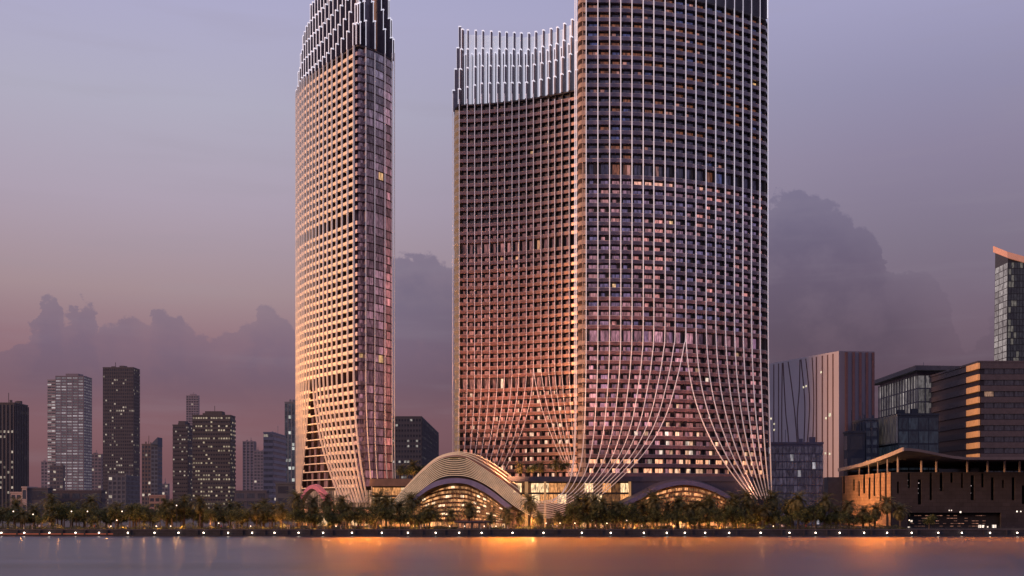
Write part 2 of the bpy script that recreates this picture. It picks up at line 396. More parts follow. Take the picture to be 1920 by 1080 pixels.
def tower(label, nodes_pd, back, z0, zr, mech, glow, zones, blades, seed):
    """nodes_pd: visible plan line left->right (px, D). zones: list of (i0, i1, style)"""
    rr = random.Random(seed)
    nodes = [Vector((XX(px, D), D)) for px, D in nodes_pd]
    ns = offset_poly(nodes)
    nodes = [p - n * 2.15 for p, n in zip(nodes, ns)]          # the measured line is the fin line; the wall stands 2.15 m behind it
    cx = sum(n.x for n in nodes) / len(nodes); cy = sum(n.y for n in nodes) / len(nodes)
    root = thing('skyscraper', label, 'skyscraper', (cx, cy, GZ)); bpy.context.view_layer.update()
    ring = [tuple(n) for n in nodes] + back
    mb = MB(); mb.prism(ring, GZ, zr)
    mb.build('core_wall', m_core, root)
    mb = MB(); mb.prism([(n.x + a.x * 1.6, n.y + a.y * 1.6) for n, a in zip(nodes, ns)] + back, zr + .01, zr + .5, bottom=True)
    mb.build('roof', m_roof, root)
    zs = storeys(z0, zr, mech)
    for si in range(len(zs) - 1):
        z, zt = zs[si], zs[si + 1]; fh = zt - z
        wb = MB()
        bb = MB()
        rowk = rr.random()
        for (i0, i1, st) in (zones(z) if callable(zones) else zones):
            seg = nodes[i0:i1 + 1]; sn = ns[i0:i1 + 1]
            if st['type'] == 'balcony':
                o, ph = st['out'], st['ph']
                strip(bb, seg, sn, [(.0, -.26), (o, -.26), (o, ph), (o - .16, ph), (o - .16, .02), (0., .02)], z, st.get('mi', 0))
                if st.get('cap'): strip(bb, seg, sn, [(o - .2, ph + .01), (o + .06, ph + .01), (o + .06, ph + .13), (o - .2, ph + .13)], z, 2)
                for i in range(i0, i1 + 1):
                    if st.get('div') and (i - i0) % st['div'] == 0:
                        p, n = nodes[i], ns[i]; tdir = Vector((-n.y, n.x))
                        c = []
                        for zz in (z + .03, zt - .33):
                            for a, b in ((-.14, o - .17), (.14, o - .17), (.14, .02), (-.14, .02)):
                                c.append((p.x + tdir.x * a + n.x * b, p.y + tdir.y * a + n.y * b, zz))
                        bb.hexa(c, st.get('dmi', 1))
                if st.get('roomwall') and z < 131:
                    for i in range(i0, i1):           # lower half of each bay closed by a lighter wall panel
                        if rr.random() < .5:
                            a, b = nodes[i], nodes[i + 1]; na = (ns[i] + ns[i + 1]) / 2
                            f0, f1 = (.02, .3) if rr.random() < .5 else (.66, .98)
                            q0 = a.lerp(b, f0) + na * .5; q1 = a.lerp(b, f1) + na * .5
                            bb.face([(q0.x, q0.y, z + .05), (q1.x, q1.y, z + .05), (q1.x, q1.y, zt - .35), (q0.x, q0.y, zt - .35)], 1)
            else:                                       # flush curtain wall: thin slab line only
                o = st['out']
                strip(bb, seg, sn, [(.0, -.14), (o, -.14), (o, .14), (0., .14)], z, 1)
            np_ = st.get('panes', 3)
            for i in range(i0, i1):
                a, b = nodes[i], nodes[i + 1]; na = (ns[i] + ns[i + 1]) / 2
                base = min(1, max(0, .5 + .75 * mnoise.noise((i * .33, z * .055, seed * 3.7)) + rr.uniform(-.22, .22)))
                gap = rr.uniform(.18, .34) if st.get('roomwall') else .04
                for k in range(np_):
                    f0, f1 = gap + (1 - gap) * (k + .03) / np_, gap + (1 - gap) * (k + .95) / np_
                    q0 = a.lerp(b, f0) + na * st.get('woff', .08); q1 = a.lerp(b, f1) + na * st.get('woff', .08)
                    zb = z + (.1 if st['type'] == 'balcony' else .22); ztt = zt - (.75 if st.get('roomwall') else (.42 if st['type'] == 'balcony' else .22))  # panes stop short so a dark band stands in for slab shadow
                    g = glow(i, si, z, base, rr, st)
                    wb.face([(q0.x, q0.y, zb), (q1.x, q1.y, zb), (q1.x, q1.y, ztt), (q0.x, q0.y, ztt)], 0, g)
        for (i0, i1, st) in (zones(z) if callable(zones) else zones):
            wo = st.get('woff', .08); zz_ = .1 if st['type'] == 'balcony' else .22
            strip(wb, nodes[i0:i1 + 1], ns[i0:i1 + 1], [(wo - .05, zz_ - .08), (wo + .03, zz_ - .08), (wo + .03, zz_ + .03), (wo - .05, zz_ + .03)], z, 1)
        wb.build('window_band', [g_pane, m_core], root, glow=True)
        mset = glow.mats(z)
        bb.build('balcony', mset, root)
    # crown
    for b in blades:
        i = b['i']; p = nodes[i] if isinstance(i, int) else nodes[int(i)].lerp(nodes[int(i) + 1], i % 1)
        n = ns[int(i)]; tdir = Vector((-n.y, n.x)); mbb = MB()
        outer = b.get('outer', 2.35); inner = b.get('inner', -5.5); z = zr + .5; w = b.get('w', .26)
        for k, zt in enumerate(b['tops']):
            o = outer - k * b.get('step', 1.15)
            c = []
            for zz in (z, zt):
                for a_, b_ in ((-w, o), (w, o), (w, inner), (-w, inner)):
                    c.append((p.x + tdir.x * a_ + n.x * b_, p.y + tdir.y * a_ + n.y * b_, zz))
            mbb.hexa(c, 0)
            c = []                                       # lit leading edge and lit tip
            for zz in (z - (0 if k else .0), zt + .12):
                for a_, b_ in ((-w - .02, o + .13), (-w + .20, o + .13), (-w + .20, o + .01), (-w - .02, o + .01)):
                    c.append((p.x + tdir.x * a_ + n.x * b_, p.y + tdir.y * a_ + n.y * b_, zz))
            mbb.hexa(c, 1)
            c = []
            for zz in (zt + .02, zt + .5):
                for a_, b_ in ((-w - .05, o + .14), (w + .05, o + .14), (w + .05, o - 1.1), (-w - .05, o - 1.1)):
                    c.append((p.x + tdir.x * a_ + n.x * b_, p.y + tdir.y * a_ + n.y * b_, zz))
            mbb.hexa(c, 1)
            z = zt + .03
        mbb.build('crown_blade', [m_blade, m_led], root)
    return root, nodes, ns, zs

def clampc(c, k=1.): return tuple(max(0, x * k) for x in c)

# ---- right tower (front)
def D3(px):
    if px <= 1121: return 400.0
    return 400 * (1 + .056 * ((px - 1121) / 310) ** 2.2)
fx3 = [1099, 1121, 1143, 1164, 1185, 1206, 1226, 1247, 1266, 1286, 1305, 1324, 1342, 1360, 1377, 1393, 1409, 1425, 1440]
n3 = [(1080.5, 409), (1080.5, 405), (1082.5, 402.2), (1087, 400.5), (1092, 400.1)] + [(x, D3(x)) for x in fx3[:-1]] + [(1438, D3(1438)), (1441.5, 427.5), (1443, 431)]
ix3 = {round(p[0]): i for i, p in enumerate(n3)}
def glow3(i, s, z, base, r, st):
    h = (z - 20) / 175
    v = r.random(); hue = r.random()
    mid = math.exp(-((i - 14) / 3.5) ** 2)
    if st.get('nose'):
        c = (.24, .11, .07) if h < .8 else (.12, .065, .06)
        return clampc(c, .4 + .9 * r.random())
    dark = .40 if (h < .38 and 15 <= i <= 20) else 1.  # dark reflection painted into the lower right windows
    if h > .62:
        c = (.010, .008, .016) if base < .62 else ((.06, .020, .010) if base < .84 else (.016, .017, .045))
        k = .9 + .9 * v
        if v > .955 and 4 < i < 19: return clampc((.30, .13, .11), .4 + base)
        if v > .9965: return (.8, .45, .18)
    elif h > .3:
        c = tuple(lerp(a, b, sst(.25, .8, base)) for a, b in zip((.055, .042, .085), (.20, .085, .085)))
        if base > .85: c = (.30, .115, .11)
        k = .75 + .55 * v
        if (8 < i < 19 and .60 < h < .64 and v > .6): return (.75, .36, .28)
        if v > .993: return (1.0, .6, .32)
    else:
        t = 1 - h / .3
        c = tuple(lerp(a, b, t) for a, b in zip((.14, .065, .085), (.27, .105, .085)))
        if hue > .75: c = (c[0] * .75, c[1] * .85, c[2] * 1.15)
        if base > .7: c = clampc(c, 1.9)
        if base < .25: c = clampc(c, .6)
        k = (.7 + .65 * v) * dark
        if r.random() < .02 * t + .55 * mid * max(0, t - .15): return clampc((1.15, .66, .42) if hue < .7 else (1.1, .85, .7), .25 + .85 * v)
        if z < 27 and v > .35: return clampc((1.1, .50, .28), .3 + v)
    return clampc(c, k * 1.7)
glow3.mats = lambda z: [m_glassrail if z > 85 else m_glassrail_w, m_core, mat('balcony_rail_cap', (.45, .38, .40), .4), mat('nose_parapet', (.44, .31, .25), .5, var=.1, scale=2)]
I3 = ix3[1099]; E3 = len(n3) - 1
crown3 = []
for j, x in enumerate([1121, 1143, 1164, 1185, 1206, 1226, 1247, 1266, 1286, 1305, 1324, 1342, 1360, 1377, 1393, 1409, 1425, 1438]):
    crown3.append(dict(i=ix3[x], tops=[208 + 2 * math.cos(j * .3) + 8 * k for k in range(4)]))
back3 = [(XX(1443, 438), 440), (60, 447), (28, 436)]
rt, T3n, T3s, z3 = tower('broad bowed tower nearest the water, rightmost and tallest of the three main towers', n3, back3, 20.9, 195.5, (130, 71), glow3,
    [(0, I3, dict(type='balcony', out=1.7, ph=1.35, mi=3, panes=1, nose=True, div=4, dmi=3)), (I3, E3, dict(type='balcony', out=1.7, ph=.95, cap=True, div=1, panes=2, roomwall=True))], crown3, 3)

def fin(root, path, ds, w=.34, d=.7, m=None, name='fin'):
    mbb = MB(); mbb.sweep(path, w, d); return mbb.build(name, m, root)

# ribbons: right tower's left-hand fins sweep down, through the trough and over the wave canopy
A = [(1081, -110), (1081, 300), (1081, 600), (1081, 700), (1080, 780), (1078, 840), (1073, 885), (1060, 918), (1040, 935), (1015, 940), (992, 938), (978, 930), (958, 915), (938, 899), (918, 886), (898, 873), (875, 860), (851, 856), (829, 860), (809, 871), (780, 896), (750, 926), (733, 946)]
B = [(1286, -100), (1286, 300), (1286, 600), (1282, 650), (1268, 715), (1248, 780), (1215, 840), (1165, 895), (1110, 940), (1060, 965), (1025, 971), (1000, 968), (975, 955), (950, 937), (925, 917), (900, 902), (876, 893), (851, 891), (832, 893), (815, 900), (795, 914), (778, 928), (763, 946)]
OFF = [.1, .1, .1, .2, .6, 1.4, 3.2, 6, 9.0, 11.3] + [12.3] * 13
tops = [1081, 1099, 1121, 1143, 1164, 1185, 1206, 1226, 1247, 1266, 1286]
def ribbon_px(j):
    w = (tops[j] - 1081) / 205.; wl = j / 10.
    cs = []
    for k, (a, b) in enumerate(zip(A, B)):
        ww = lerp(w, wl, sst(2, 11, k)); cs.append((lerp(a[0], b[0], ww), lerp(a[1], b[1], ww), OFF[k]))
    return cs
def ribbon_pts(j, k0, k1, extra=0.):
    cs = crom(ribbon_px(j), 7)[k0 * 7:k1 * 7 + 1]
    return [P(c[0], c[1], (D3(c[0]) + (4.5 if c[0] < 1082 and c[1] < 860 else 0)) - c[2] + extra) for c in cs]
CUT = 10
for j in range(11):
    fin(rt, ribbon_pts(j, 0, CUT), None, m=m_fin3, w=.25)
# extra edge fin on the nose
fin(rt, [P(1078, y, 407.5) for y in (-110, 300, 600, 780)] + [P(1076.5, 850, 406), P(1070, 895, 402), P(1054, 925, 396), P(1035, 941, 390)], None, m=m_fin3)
# right-hand group gathers to a point at the ground
RX = [1286, 1305, 1324, 1342, 1360, 1377, 1393, 1409, 1425, 1440]
for j, x in enumerate(RX):
    xb = 1414 + j * 3.7; y0 = 600 - j * 6; path = []
    if j: ys = [-110, 300] 
    else: ys = [600]
    ys = ys + list(range(int(y0) + (10 if j == 0 else 0), 940, 12))
    for y in ys:
        t = max(0, (y - y0) / (938 - y0)); g = t ** 2.45 if j < 9 else t ** 2
        xx = x + (xb - x) * g
        path.append(P(xx, y, D3(min(x, 1438)) - .1 - 15 * sst(.35, 1, t) + (0)))
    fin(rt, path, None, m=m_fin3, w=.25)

# ---- middle tower (behind)
def D2(px):
    u = min(1, max(0, (1077 - px) / 207.)); return 456 + 16.5 * (1 - (1 - u) ** 1.6) if px < 1077 else 456 - (px - 1077) * .2
fx2 = [861, 876, 890, 903, 918, 933, 946, 960, 973, 987, 1000, 1014, 1028, 1040, 1053, 1067]
n2 = [(849.5, 487), (849.3, 481.5), (850.5, 477.5), (854, 475)] + [(x, D2(x)) for x in fx2] + [(1080, D2(1080)), (1094, D2(1094))]
ix2 = {round(p[0]): i for i, p in enumerate(n2)}
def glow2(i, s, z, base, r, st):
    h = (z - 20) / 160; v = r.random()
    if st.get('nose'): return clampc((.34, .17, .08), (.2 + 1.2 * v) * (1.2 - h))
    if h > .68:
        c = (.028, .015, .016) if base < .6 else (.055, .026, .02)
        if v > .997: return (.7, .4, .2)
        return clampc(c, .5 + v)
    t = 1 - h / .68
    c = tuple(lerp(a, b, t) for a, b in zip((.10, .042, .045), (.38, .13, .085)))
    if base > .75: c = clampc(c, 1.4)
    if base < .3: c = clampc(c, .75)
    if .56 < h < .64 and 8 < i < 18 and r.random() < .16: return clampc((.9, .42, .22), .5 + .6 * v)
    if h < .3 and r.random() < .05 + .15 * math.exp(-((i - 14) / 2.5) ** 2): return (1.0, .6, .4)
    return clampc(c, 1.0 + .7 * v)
glow2.mats = lambda z: [mat('bronze_glass_rail', (.27, .165, .165), .25, metal=.4, var=.25, scale=.25) if z > 110 else mat('bronze_rail_podium_lit', (.38, .20, .155), .28, metal=.35, var=.25, scale=.25), m_core, mat('balcony_rail_cap_warm', (.5, .38, .35), .4), mat('gold_lit_parapet', (.62, .48, .38), .5, emis=(.20, .12, .07), es=.6)]  # low rails carry podium glow as colour, end parapet its uplight as emission
I2 = ix2[861]; E2 = len(n2) - 1
crown2 = []
for j, x in enumerate([849.5] + fx2 + [1080]):
    i = ix2.get(x, 1)
    Dn = n2[i][1]
    f1 = interp(x, [849, 905, 985, 1040, 1075], [171, 157, 156, 145, 132])
    f4 = interp(x, [849, 905, 985, 1040, 1075], [51, 54, 59, 48, 29])
    tp = [ZZ(lerp(f1, f4, k / 3.), Dn) for k in range(4)]
    crown2.append(dict(i=i, tops=tp, inner=-1.5, step=.9, w=.42))
    if 0 < j < 17: crown2.append(dict(i=i + .5, tops=[ZZ(lerp(f1, f4, .6), Dn)], outer=-.6, inner=-1.5))
back2 = [(XX(1094, D2(1094)) + 1, 474), (5, 486), (-18, 492)]
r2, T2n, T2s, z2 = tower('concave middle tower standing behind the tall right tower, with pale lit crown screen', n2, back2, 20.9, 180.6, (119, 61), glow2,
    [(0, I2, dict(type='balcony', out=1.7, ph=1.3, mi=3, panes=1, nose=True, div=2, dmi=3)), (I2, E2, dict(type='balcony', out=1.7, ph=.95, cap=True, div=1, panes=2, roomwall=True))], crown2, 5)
mb = MB()
for i in range(I2 + 0, E2 - 1):
    a, b = T2n[i], T2n[i + 1]; na, nb = T2s[i] * -1.8, T2s[i + 1] * -1.8
    xm = (n2[i][0] + n2[i + 1][0]) / 2
    top = ZZ(interp(xm, [849, 905, 985, 1040, 1075], [51, 54, 59, 48, 29]), n2[i][1]) - 1.2
    p, q = a + na, b + nb
    mb.hexa([(p.x, p.y, 181.2), (q.x, q.y, 181.2), (q.x, q.y + .3, 181.2), (p.x, p.y + .3, 181.2), (p.x, p.y, top), (q.x, q.y, top), (q.x, q.y + .3, top), (p.x, p.y + .3, top)])
mb.build('crown_screen', m_screen, r2)
# fins of the middle tower
for j, x in enumerate([861, 876, 890, 903, 918, 933, 946, 960, 973, 987, 1000]):
    w = j / 10.; y0 = 690 - 0 * j; path = []
    for y in [176 if x > 900 else 186, 500] + list(range(y0, 905, 12)):
        t = max(0, (y - y0) / (890. - y0)); xx = x - (55 * w ** 1.1 + 4) * t ** 1.9
        path.append(P(xx, y, D2(xx) - .1 - 7 * t * t))
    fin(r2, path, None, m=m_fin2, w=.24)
for j, x in enumerate([1000, 1014, 1028, 1040, 1053, 1067]):
    xb = 1070 + j * 2.2; path = []
    for y in ([186, 500] if j else []) + list(range(690, 905, 12)):
        t = max(0, (y - 682) / 212.); xx = x + (xb - x) * t ** 1.6
        path.append(P(xx, y, D2(xx) - .1 - 7 * t * t))
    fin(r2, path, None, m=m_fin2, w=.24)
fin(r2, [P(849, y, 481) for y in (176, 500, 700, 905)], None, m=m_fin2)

# ---- left tower
fx1 = [555.3, 556.2, 558.5, 562, 566, 570, 575, 580.5, 586, 592, 598.5, 606, 613.5, 622, 631, 641, 651.5, 663]
def D1(px): return interp(px, [555.3, 559, 563, 568, 572, 578, 583, 589, 595, 601.5, 609, 618, 628, 639, 651, 663, 674, 686, 703, 722, 735.5, 739.5], [492, 485.5, 481.5, 478, 475, 472, 469.5, 467, 464.5, 461.5, 458.7, 455.5, 452, 448.2, 444, 440, 439, 440.5, 443.5, 448.5, 453, 457])
n1 = [(556.3, 500)] + [(x, D1(x)) for x in fx1] + [(669, 438.9), (676, 438.7), (686, 440.3), (703, 443.5), (722, 448.5), (735.5, 453), (738.5, 455.2), (739.5, 459), (739.3, 464)]
i663 = 18; i686 = 21
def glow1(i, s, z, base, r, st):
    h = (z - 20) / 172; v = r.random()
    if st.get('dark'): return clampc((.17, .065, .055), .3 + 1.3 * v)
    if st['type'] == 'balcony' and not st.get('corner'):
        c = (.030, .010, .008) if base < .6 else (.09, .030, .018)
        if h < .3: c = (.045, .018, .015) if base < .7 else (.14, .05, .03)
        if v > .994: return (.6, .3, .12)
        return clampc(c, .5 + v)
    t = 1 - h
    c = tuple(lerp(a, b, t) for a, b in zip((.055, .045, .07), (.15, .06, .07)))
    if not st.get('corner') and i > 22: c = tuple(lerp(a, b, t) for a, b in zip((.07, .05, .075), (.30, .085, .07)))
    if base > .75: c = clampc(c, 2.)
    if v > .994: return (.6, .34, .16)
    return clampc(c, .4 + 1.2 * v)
glow1.mats = lambda z: [m_cream, mat('brown_divider', (.07, .035, .028), .6), m_cream, mat('violet_glass_rail', (.24, .19, .25), .25, metal=.4, var=.2, scale=.3)]
crown1 = []
for k in range(1, 26):
    x = n1[k][0]; D = n1[k][1]
    f1 = interp(x, [555.3, 563, 583, 609, 639, 663, 686, 703, 722, 739], [172, 150, 130, 105, 76, 46, 40, 41, 56, 76])
    crown1.append(dict(i=k, tops=[ZZ(f1, D) + 8.1 * q for q in range(4 if x < 566 else 5)], step=1.0, inner=-6))
def zones1(z):
    A_ = dict(type='balcony', out=1.9, ph=1.02, div=1, panes=2); tail = [(i663, i686, dict(type='balcony', out=1.9, ph=1.2, mi=3, corner=True, panes=1, div=3, dmi=3)), (i686, len(n1) - 1, dict(type='flush', out=1.5, panes=2, woff=1.3))]
    y = HY - (z - CZ) * F / 462.; t = (y - 690) / 250.
    if t < .08: return [(0, i663, A_)] + tail
    lo = 580.5 - 20 * t ** 1.35; hi = 586 + 54 * t * t + 6
    ins = [i for i in range(2, i663) if lo < n1[i][0] < hi]
    if len(ins) < 2: return [(0, i663, A_)] + tail
    return [(0, ins[0], A_), (ins[0], ins[-1], dict(type='balcony', out=1.9, ph=.12, div=2, panes=2, dark=True)), (ins[-1], i663, A_)] + tail
back1 = [(-53.5, 480), (-72, 505), (-88, 512)]
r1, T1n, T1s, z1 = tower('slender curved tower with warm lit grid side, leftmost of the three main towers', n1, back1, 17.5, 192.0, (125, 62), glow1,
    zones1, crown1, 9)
mb = MB()   # purple curtain wall body of the flush side
seg = T1n[i686:]; sg = T1s[i686:]
strip(mb, seg, sg, [(.05, 0), (1.25, 0), (1.25, 174.4), (.05, 174.4)], 17.5)
mb.build('curtain_wall', m_purple, r1)
for k in range(1, 19):                                   # fins of the left tower
    x = n1[k][0]; path = []
    left = k <= 8
    if left:
        xb = 556 + (k - 1) * .75; y0 = 690
    else:
        w = (k - 9) / 9.; y0 = 690; xb = lerp(640, 689, w ** 1.0)
    ytop = interp(x, [555, 563, 583, 609, 639, 663], [172, 150, 142, 122, 103, 87])
    for y in [ytop - 2, 350, 600] + list(range(y0, 946, 12)):
        t = max(0, (y - y0) / (940. - y0)); g = t ** (1.35 if left else 2.0)
        xx = x + (xb - x) * g
        path.append(P(xx, y, D1(xx) - .15 - (3 if left else 9) * t * t))
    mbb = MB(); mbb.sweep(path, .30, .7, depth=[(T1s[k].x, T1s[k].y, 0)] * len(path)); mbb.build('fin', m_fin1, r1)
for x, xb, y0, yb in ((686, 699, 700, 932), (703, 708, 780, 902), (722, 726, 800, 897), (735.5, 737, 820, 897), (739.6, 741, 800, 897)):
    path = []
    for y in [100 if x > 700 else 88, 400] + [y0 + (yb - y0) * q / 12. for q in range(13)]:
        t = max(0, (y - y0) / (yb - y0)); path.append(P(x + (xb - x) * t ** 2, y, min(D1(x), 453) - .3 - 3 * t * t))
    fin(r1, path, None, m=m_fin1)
# lobby under the left tower
mb = MB()
for i in range(1, len(T1n) - 2):
    a, b = T1n[i], T1n[i + 1]; na, nb = T1s[i] * 1.2, T1s[i + 1] * 1.2; p, q = a + na, b + nb
    for (za, zb, gk) in ((2.3, 8.6, 1.0), (9.4, 16.2, .55)):
        for k in range(2):
            u = p.lerp(q, (k + .08) / 2); v = p.lerp(q, (k + .92) / 2)
            mb.face([(u.x, u.y, za), (v.x, v.y, za), (v.x, v.y, zb), (u.x, u.y, zb)], 0, clampc((1.1, .42, .20) if za < 5 else (.7, .36, .22), gk * (.15 + R.random())))
mb.build('lobby_glazing', g_warm, r1, glow=True)

# ------------------------------------------------------------------ podium
m_pod = mat('dark_violet_panel', (.075, .062, .085), .55)
m_pod_b = mat('brown_fascia', (.20, .12, .09), .6)
m_deck = mat('podium_deck', (.12, .1, .09), .8)
pod = thing('podium_building', 'low podium building with dark roof slab and warmly lit glazing under the towers', 'building', (30, 400, GZ)); bpy.context.view_layer.update()
DP = 397.
x0, x1, xw, xe = XX(950, DP), XX(1183, DP), XX(1183, DP), XX(1412, DP)
mb = MB(); mb.box(x0, xe, DP, 446, 18.75, 20.55); mb.build('roof_slab', m_pod, pod)
mb = MB(); mb.box(x0 + 1, xe - 1, DP + 6, 444, GZ, 18.7); mb.build('wall', mat('podium_inner_wall', (.16, .09, .05), .8), pod)
mb = MB(); mb.box(xw, xe, DP + .4, DP + 2, GZ, 18.7)
mb.build('dark_wall_panel', m_pod, pod)
def glazed(parent, xa, xb, D, zlist, cols, power, mull=m_core, name='glazing'):
    mb = MB(); fr = MB(); n = int((xb - xa) / cols)
    for (za, zb, pw) in zlist:
        for k in range(n):
            a = xa + (xb - xa) * k / n; b = xa + (xb - xa) * (k + 1) / n
            v = R.random(); c = clampc((1.1, .46, .16), pw * power * (.12 if v < .4 else .2 + .9 * v))
            if v > .8: c = clampc((1.3, .85, .45), pw * power)
            mb.face([(a + .08, D, za), (b - .08, D, za), (b - .08, D, zb), (a + .08, D, zb)], 0, c)
            fr.box(a - .08, a + .08, D - .25, D + .1, za, zb)
        fr.box(xa, xb, D - .5, D + .3, zb, zb + .55)
    mb.build(name, g_warm, parent, glow=True); fr.build('window_frame', mull, parent)
glazed(pod, XX(962, DP), XX(1181, DP), DP + 3, [(10.9, 14.2, 1.1), (14.9, 18.2, 1.0)], 3.2, .85)
glazed(pod, XX(1000, DP), XX(1395, DP), DP - .1, [(2.2, 5.6, .8)], 2.3, .55, name='shopfront')
mb = MB(); mb.box(XX(984, DP), XX(990, DP), DP - .5, DP + 1, GZ, 18.7); mb.box(XX(1020, DP), XX(1024, DP), DP - .5, DP + 1, GZ, 18.7)
mb.box(XX(1179, DP), XX(1183, DP), DP - .5, DP + 1, GZ, 18.7); mb.build('pier', mat('lit_pier', (.4, .25, .15), .7, emis=(.5, .25, .09), es=.7), pod)
# garden podium between left and middle tower
pl = thing('garden_podium', 'low brown edged garden podium between the slender left tower and the wave canopy', 'building', (-45, 424, GZ)); bpy.context.view_layer.update()
DL = 418.
mb = MB(); mb.box(XX(693, DL), XX(955, DL), DL, 470, 17.4, 20.2); mb.build('roof_slab', m_pod_b, pl)
mb = MB(); mb.box(XX(695, DL), XX(953, DL), DL + 4, 466, GZ, 17.35); mb.build('wall', MATS['podium_inner_wall'], pl)
glazed(pl, XX(697, DL), XX(950, DL), DL + 2, [(2.2, 5.8, .8), (6.6, 10, .5), (11.0, 13.3, .8), (14.0, 16.9, 1.0)], 3.4, .7)
mb = MB(); mb.box(XX(560, 431), XX(700, 431), 431, 431.3, 2.2, 5.2)
lowshop = thing('shop_row', 'orange lit row of ground floor shops behind palms at the left tower foot', 'shops', (-66, 431, GZ)); bpy.context.view_layer.update()
glazed(lowshop, XX(560, 431), XX(700, 431), 431, [(2.3, 6.2, .8)], 1.7, .7, name='shopfront')
mb = MB(); mb.box(XX(559, 431), XX(701, 431), 431.4, 434, GZ, 7.2); mb.build('wall', m_pod_b, lowshop)

# ---- wave canopy
m_stripe = mat('pale_louvre', (.74, .64, .50), .5, emis=(.24, .155, .08), es=.8)
m_shell = mat('copper_shell', (.30, .10, .055), .45, metal=.2)
m_back = mat('canopy_backing', (.06, .035, .028), .6)
m_vfas = mat('violet_fascia', (.22, .20, .34), .45)
wv = thing('wave_canopy', 'striped wave shaped entrance canopy arching between left and middle towers', 'canopy', (XX(870, 388), 388, GZ)); bpy.context.view_layer.update()
for j in range(11):
    mbb = MB(); mbb.sweep(ribbon_pts(j, CUT, 22), .25, .5); mbb.build('louvre', m_stripe, wv)
def surf(P1, P2, nm, m, parent, thick=None):
    mbb = MB()
    for i in range(len(P1) - 1): mbb.face([P1[i], P1[i + 1], P2[i + 1], P2[i]])
    return mbb.build(nm, m, parent, smooth=True)
ra, rb = ribbon_pts(0, 12, 22, .9), ribbon_pts(10, 12, 22, .9)
surf(ra, rb, 'backing_skin', m_back, wv)
ra, rb = ribbon_pts(0, 7, 12, 1.2), ribbon_pts(10, 7, 12, 1.2)
top_back = [P(735, 950, 404), P(752, 926, 404), P(781, 893, 404), P(810, 866, 404), P(832, 854, 404), P(858, 849, 404), P(880, 851, 404), P(900, 857, 404), P(918, 866, 404), P(935, 877, 404), P(950, 888, 404), P(966, 900, 404)]
top_front = [P(733, 946, 387.7), P(750, 926, 387.7), P(780, 896, 387.7), P(809, 871, 387.7), P(829, 860, 387.7), P(851, 856, 387.7), P(875, 860, 387.7), P(898, 873, 387.7), P(918, 886, 387.7), P(938, 899, 387.7), P(958, 915, 387.7), P(978, 930, 387.7)]
tb, tf = crom(top_back, 4), crom(top_front, 4)
surf(tf, tb, 'roof_shell', m_shell, wv)
for q in (.3, .62, .97):
    mbb = MB(); mbb.sweep([a.lerp(b, q) + Vector((0, 0, .3)) for a, b in zip(tf, tb)], .3, .5); mbb.build('roof_rib', m_stripe, wv)
f_top = crom([P(772, 939, 387.2), P(783, 926, 387.2), P(800, 912, 387.2), P(822, 901, 387.2), P(851, 896.5, 387.2), P(878, 899, 387.2), P(900, 907, 387.2), P(920, 919, 387.2), P(944, 937, 387.2), P(960, 950, 387.2)], 5)
f_bot = crom([P(773, 942, 387.2), P(786, 931, 387.2), P(803, 919, 387.2), P(824, 910, 387.2), P(851, 905.5, 387.2), P(876, 908, 387.2), P(897, 917, 387.2), P(915, 927, 387.2), P(938, 944, 387.2), P(952, 956, 387.2)], 5)
surf(f_bot, f_top, 'lower_fascia', m_vfas, wv)
surf([p + Vector((0, 12, -1.6)) for p in f_bot], f_bot, 'soffit', m_back, wv)
surf([p + Vector((0, 12, 3)) for p in f_top], f_top, 'upper_soffit', m_back, wv)
# terraced galleries under the arch
gal = thing('gallery_front', 'curved tiers of warmly lit galleries under the striped wave canopy', 'building', (XX(860, 394), 394, GZ)); bpy.context.view_layer.update()
rows = 9
for k in range(rows):
    gm = MB(); fm = MB(); yb = lerp(918, 985, (k + .5) / rows)
    xs = [792 + 6 * i for i in range(33)]
    def yrow(x, k=k): 
        arch = interp(x, [785, 803, 824, 851, 876, 897, 915, 938, 990], [934, 922, 913, 909, 911, 920, 930, 947, 968])
        return lerp(arch, 984, k / float(rows)) 
    for i in range(len(xs) - 1):
        xa, xb = xs[i], xs[i + 1]; Da = 397 - 3.2 * math.sin((xa - 792) / 192. * math.pi); Db = 397 - 3.2 * math.sin((xb - 792) / 192. * math.pi)
        za, zb = ZZ(yrow(xa), Da), ZZ(yrow(xb), Db); hh = (ZZ(lerp(0, 1, 0), 1), 0)
        ha = (za - GZ) / (rows - k) * 1.0; hb = (zb - GZ) / (rows - k) * 1.0
        ha, hb = max(.4, min(ha, 2.2)), max(.4, min(hb, 2.2))
        p = Vector((XX(xa, Da), Da, za)); q = Vector((XX(xb, Db), Db, zb))
        v = R.random(); c = clampc((1.2, .55, .22), .12 + (.9 * v if v > .45 else 0.15) * (.6 + .4 * math.sin(xa * .07 + k)))
        if v > .9: c = (1.5, 1.0, .6)
        gm.face([(p.x, p.y, za - ha * .92), (q.x, q.y, zb - hb * .92), (q.x, q.y, zb - .05), (p.x, p.y, za - .05)], 0, c)
        fm.hexa([(p.x, p.y - .9, za - ha * .18), (q.x, q.y - .9, zb - hb * .18), (q.x, q.y + .2, zb - hb * .18), (p.x, p.y + .2, za - ha * .18), (p.x, p.y - .9, za + ha * .22), (q.x, q.y - .9, zb + hb * .22), (q.x, q.y + .2, zb + hb * .22), (p.x, p.y + .2, za + ha * .22)])
    gm.build('gallery_glazing', g_warm, gal, glow=True); fm.build('gallery_edge', mat('gallery_fascia', (.26, .13, .08), .6), gal)
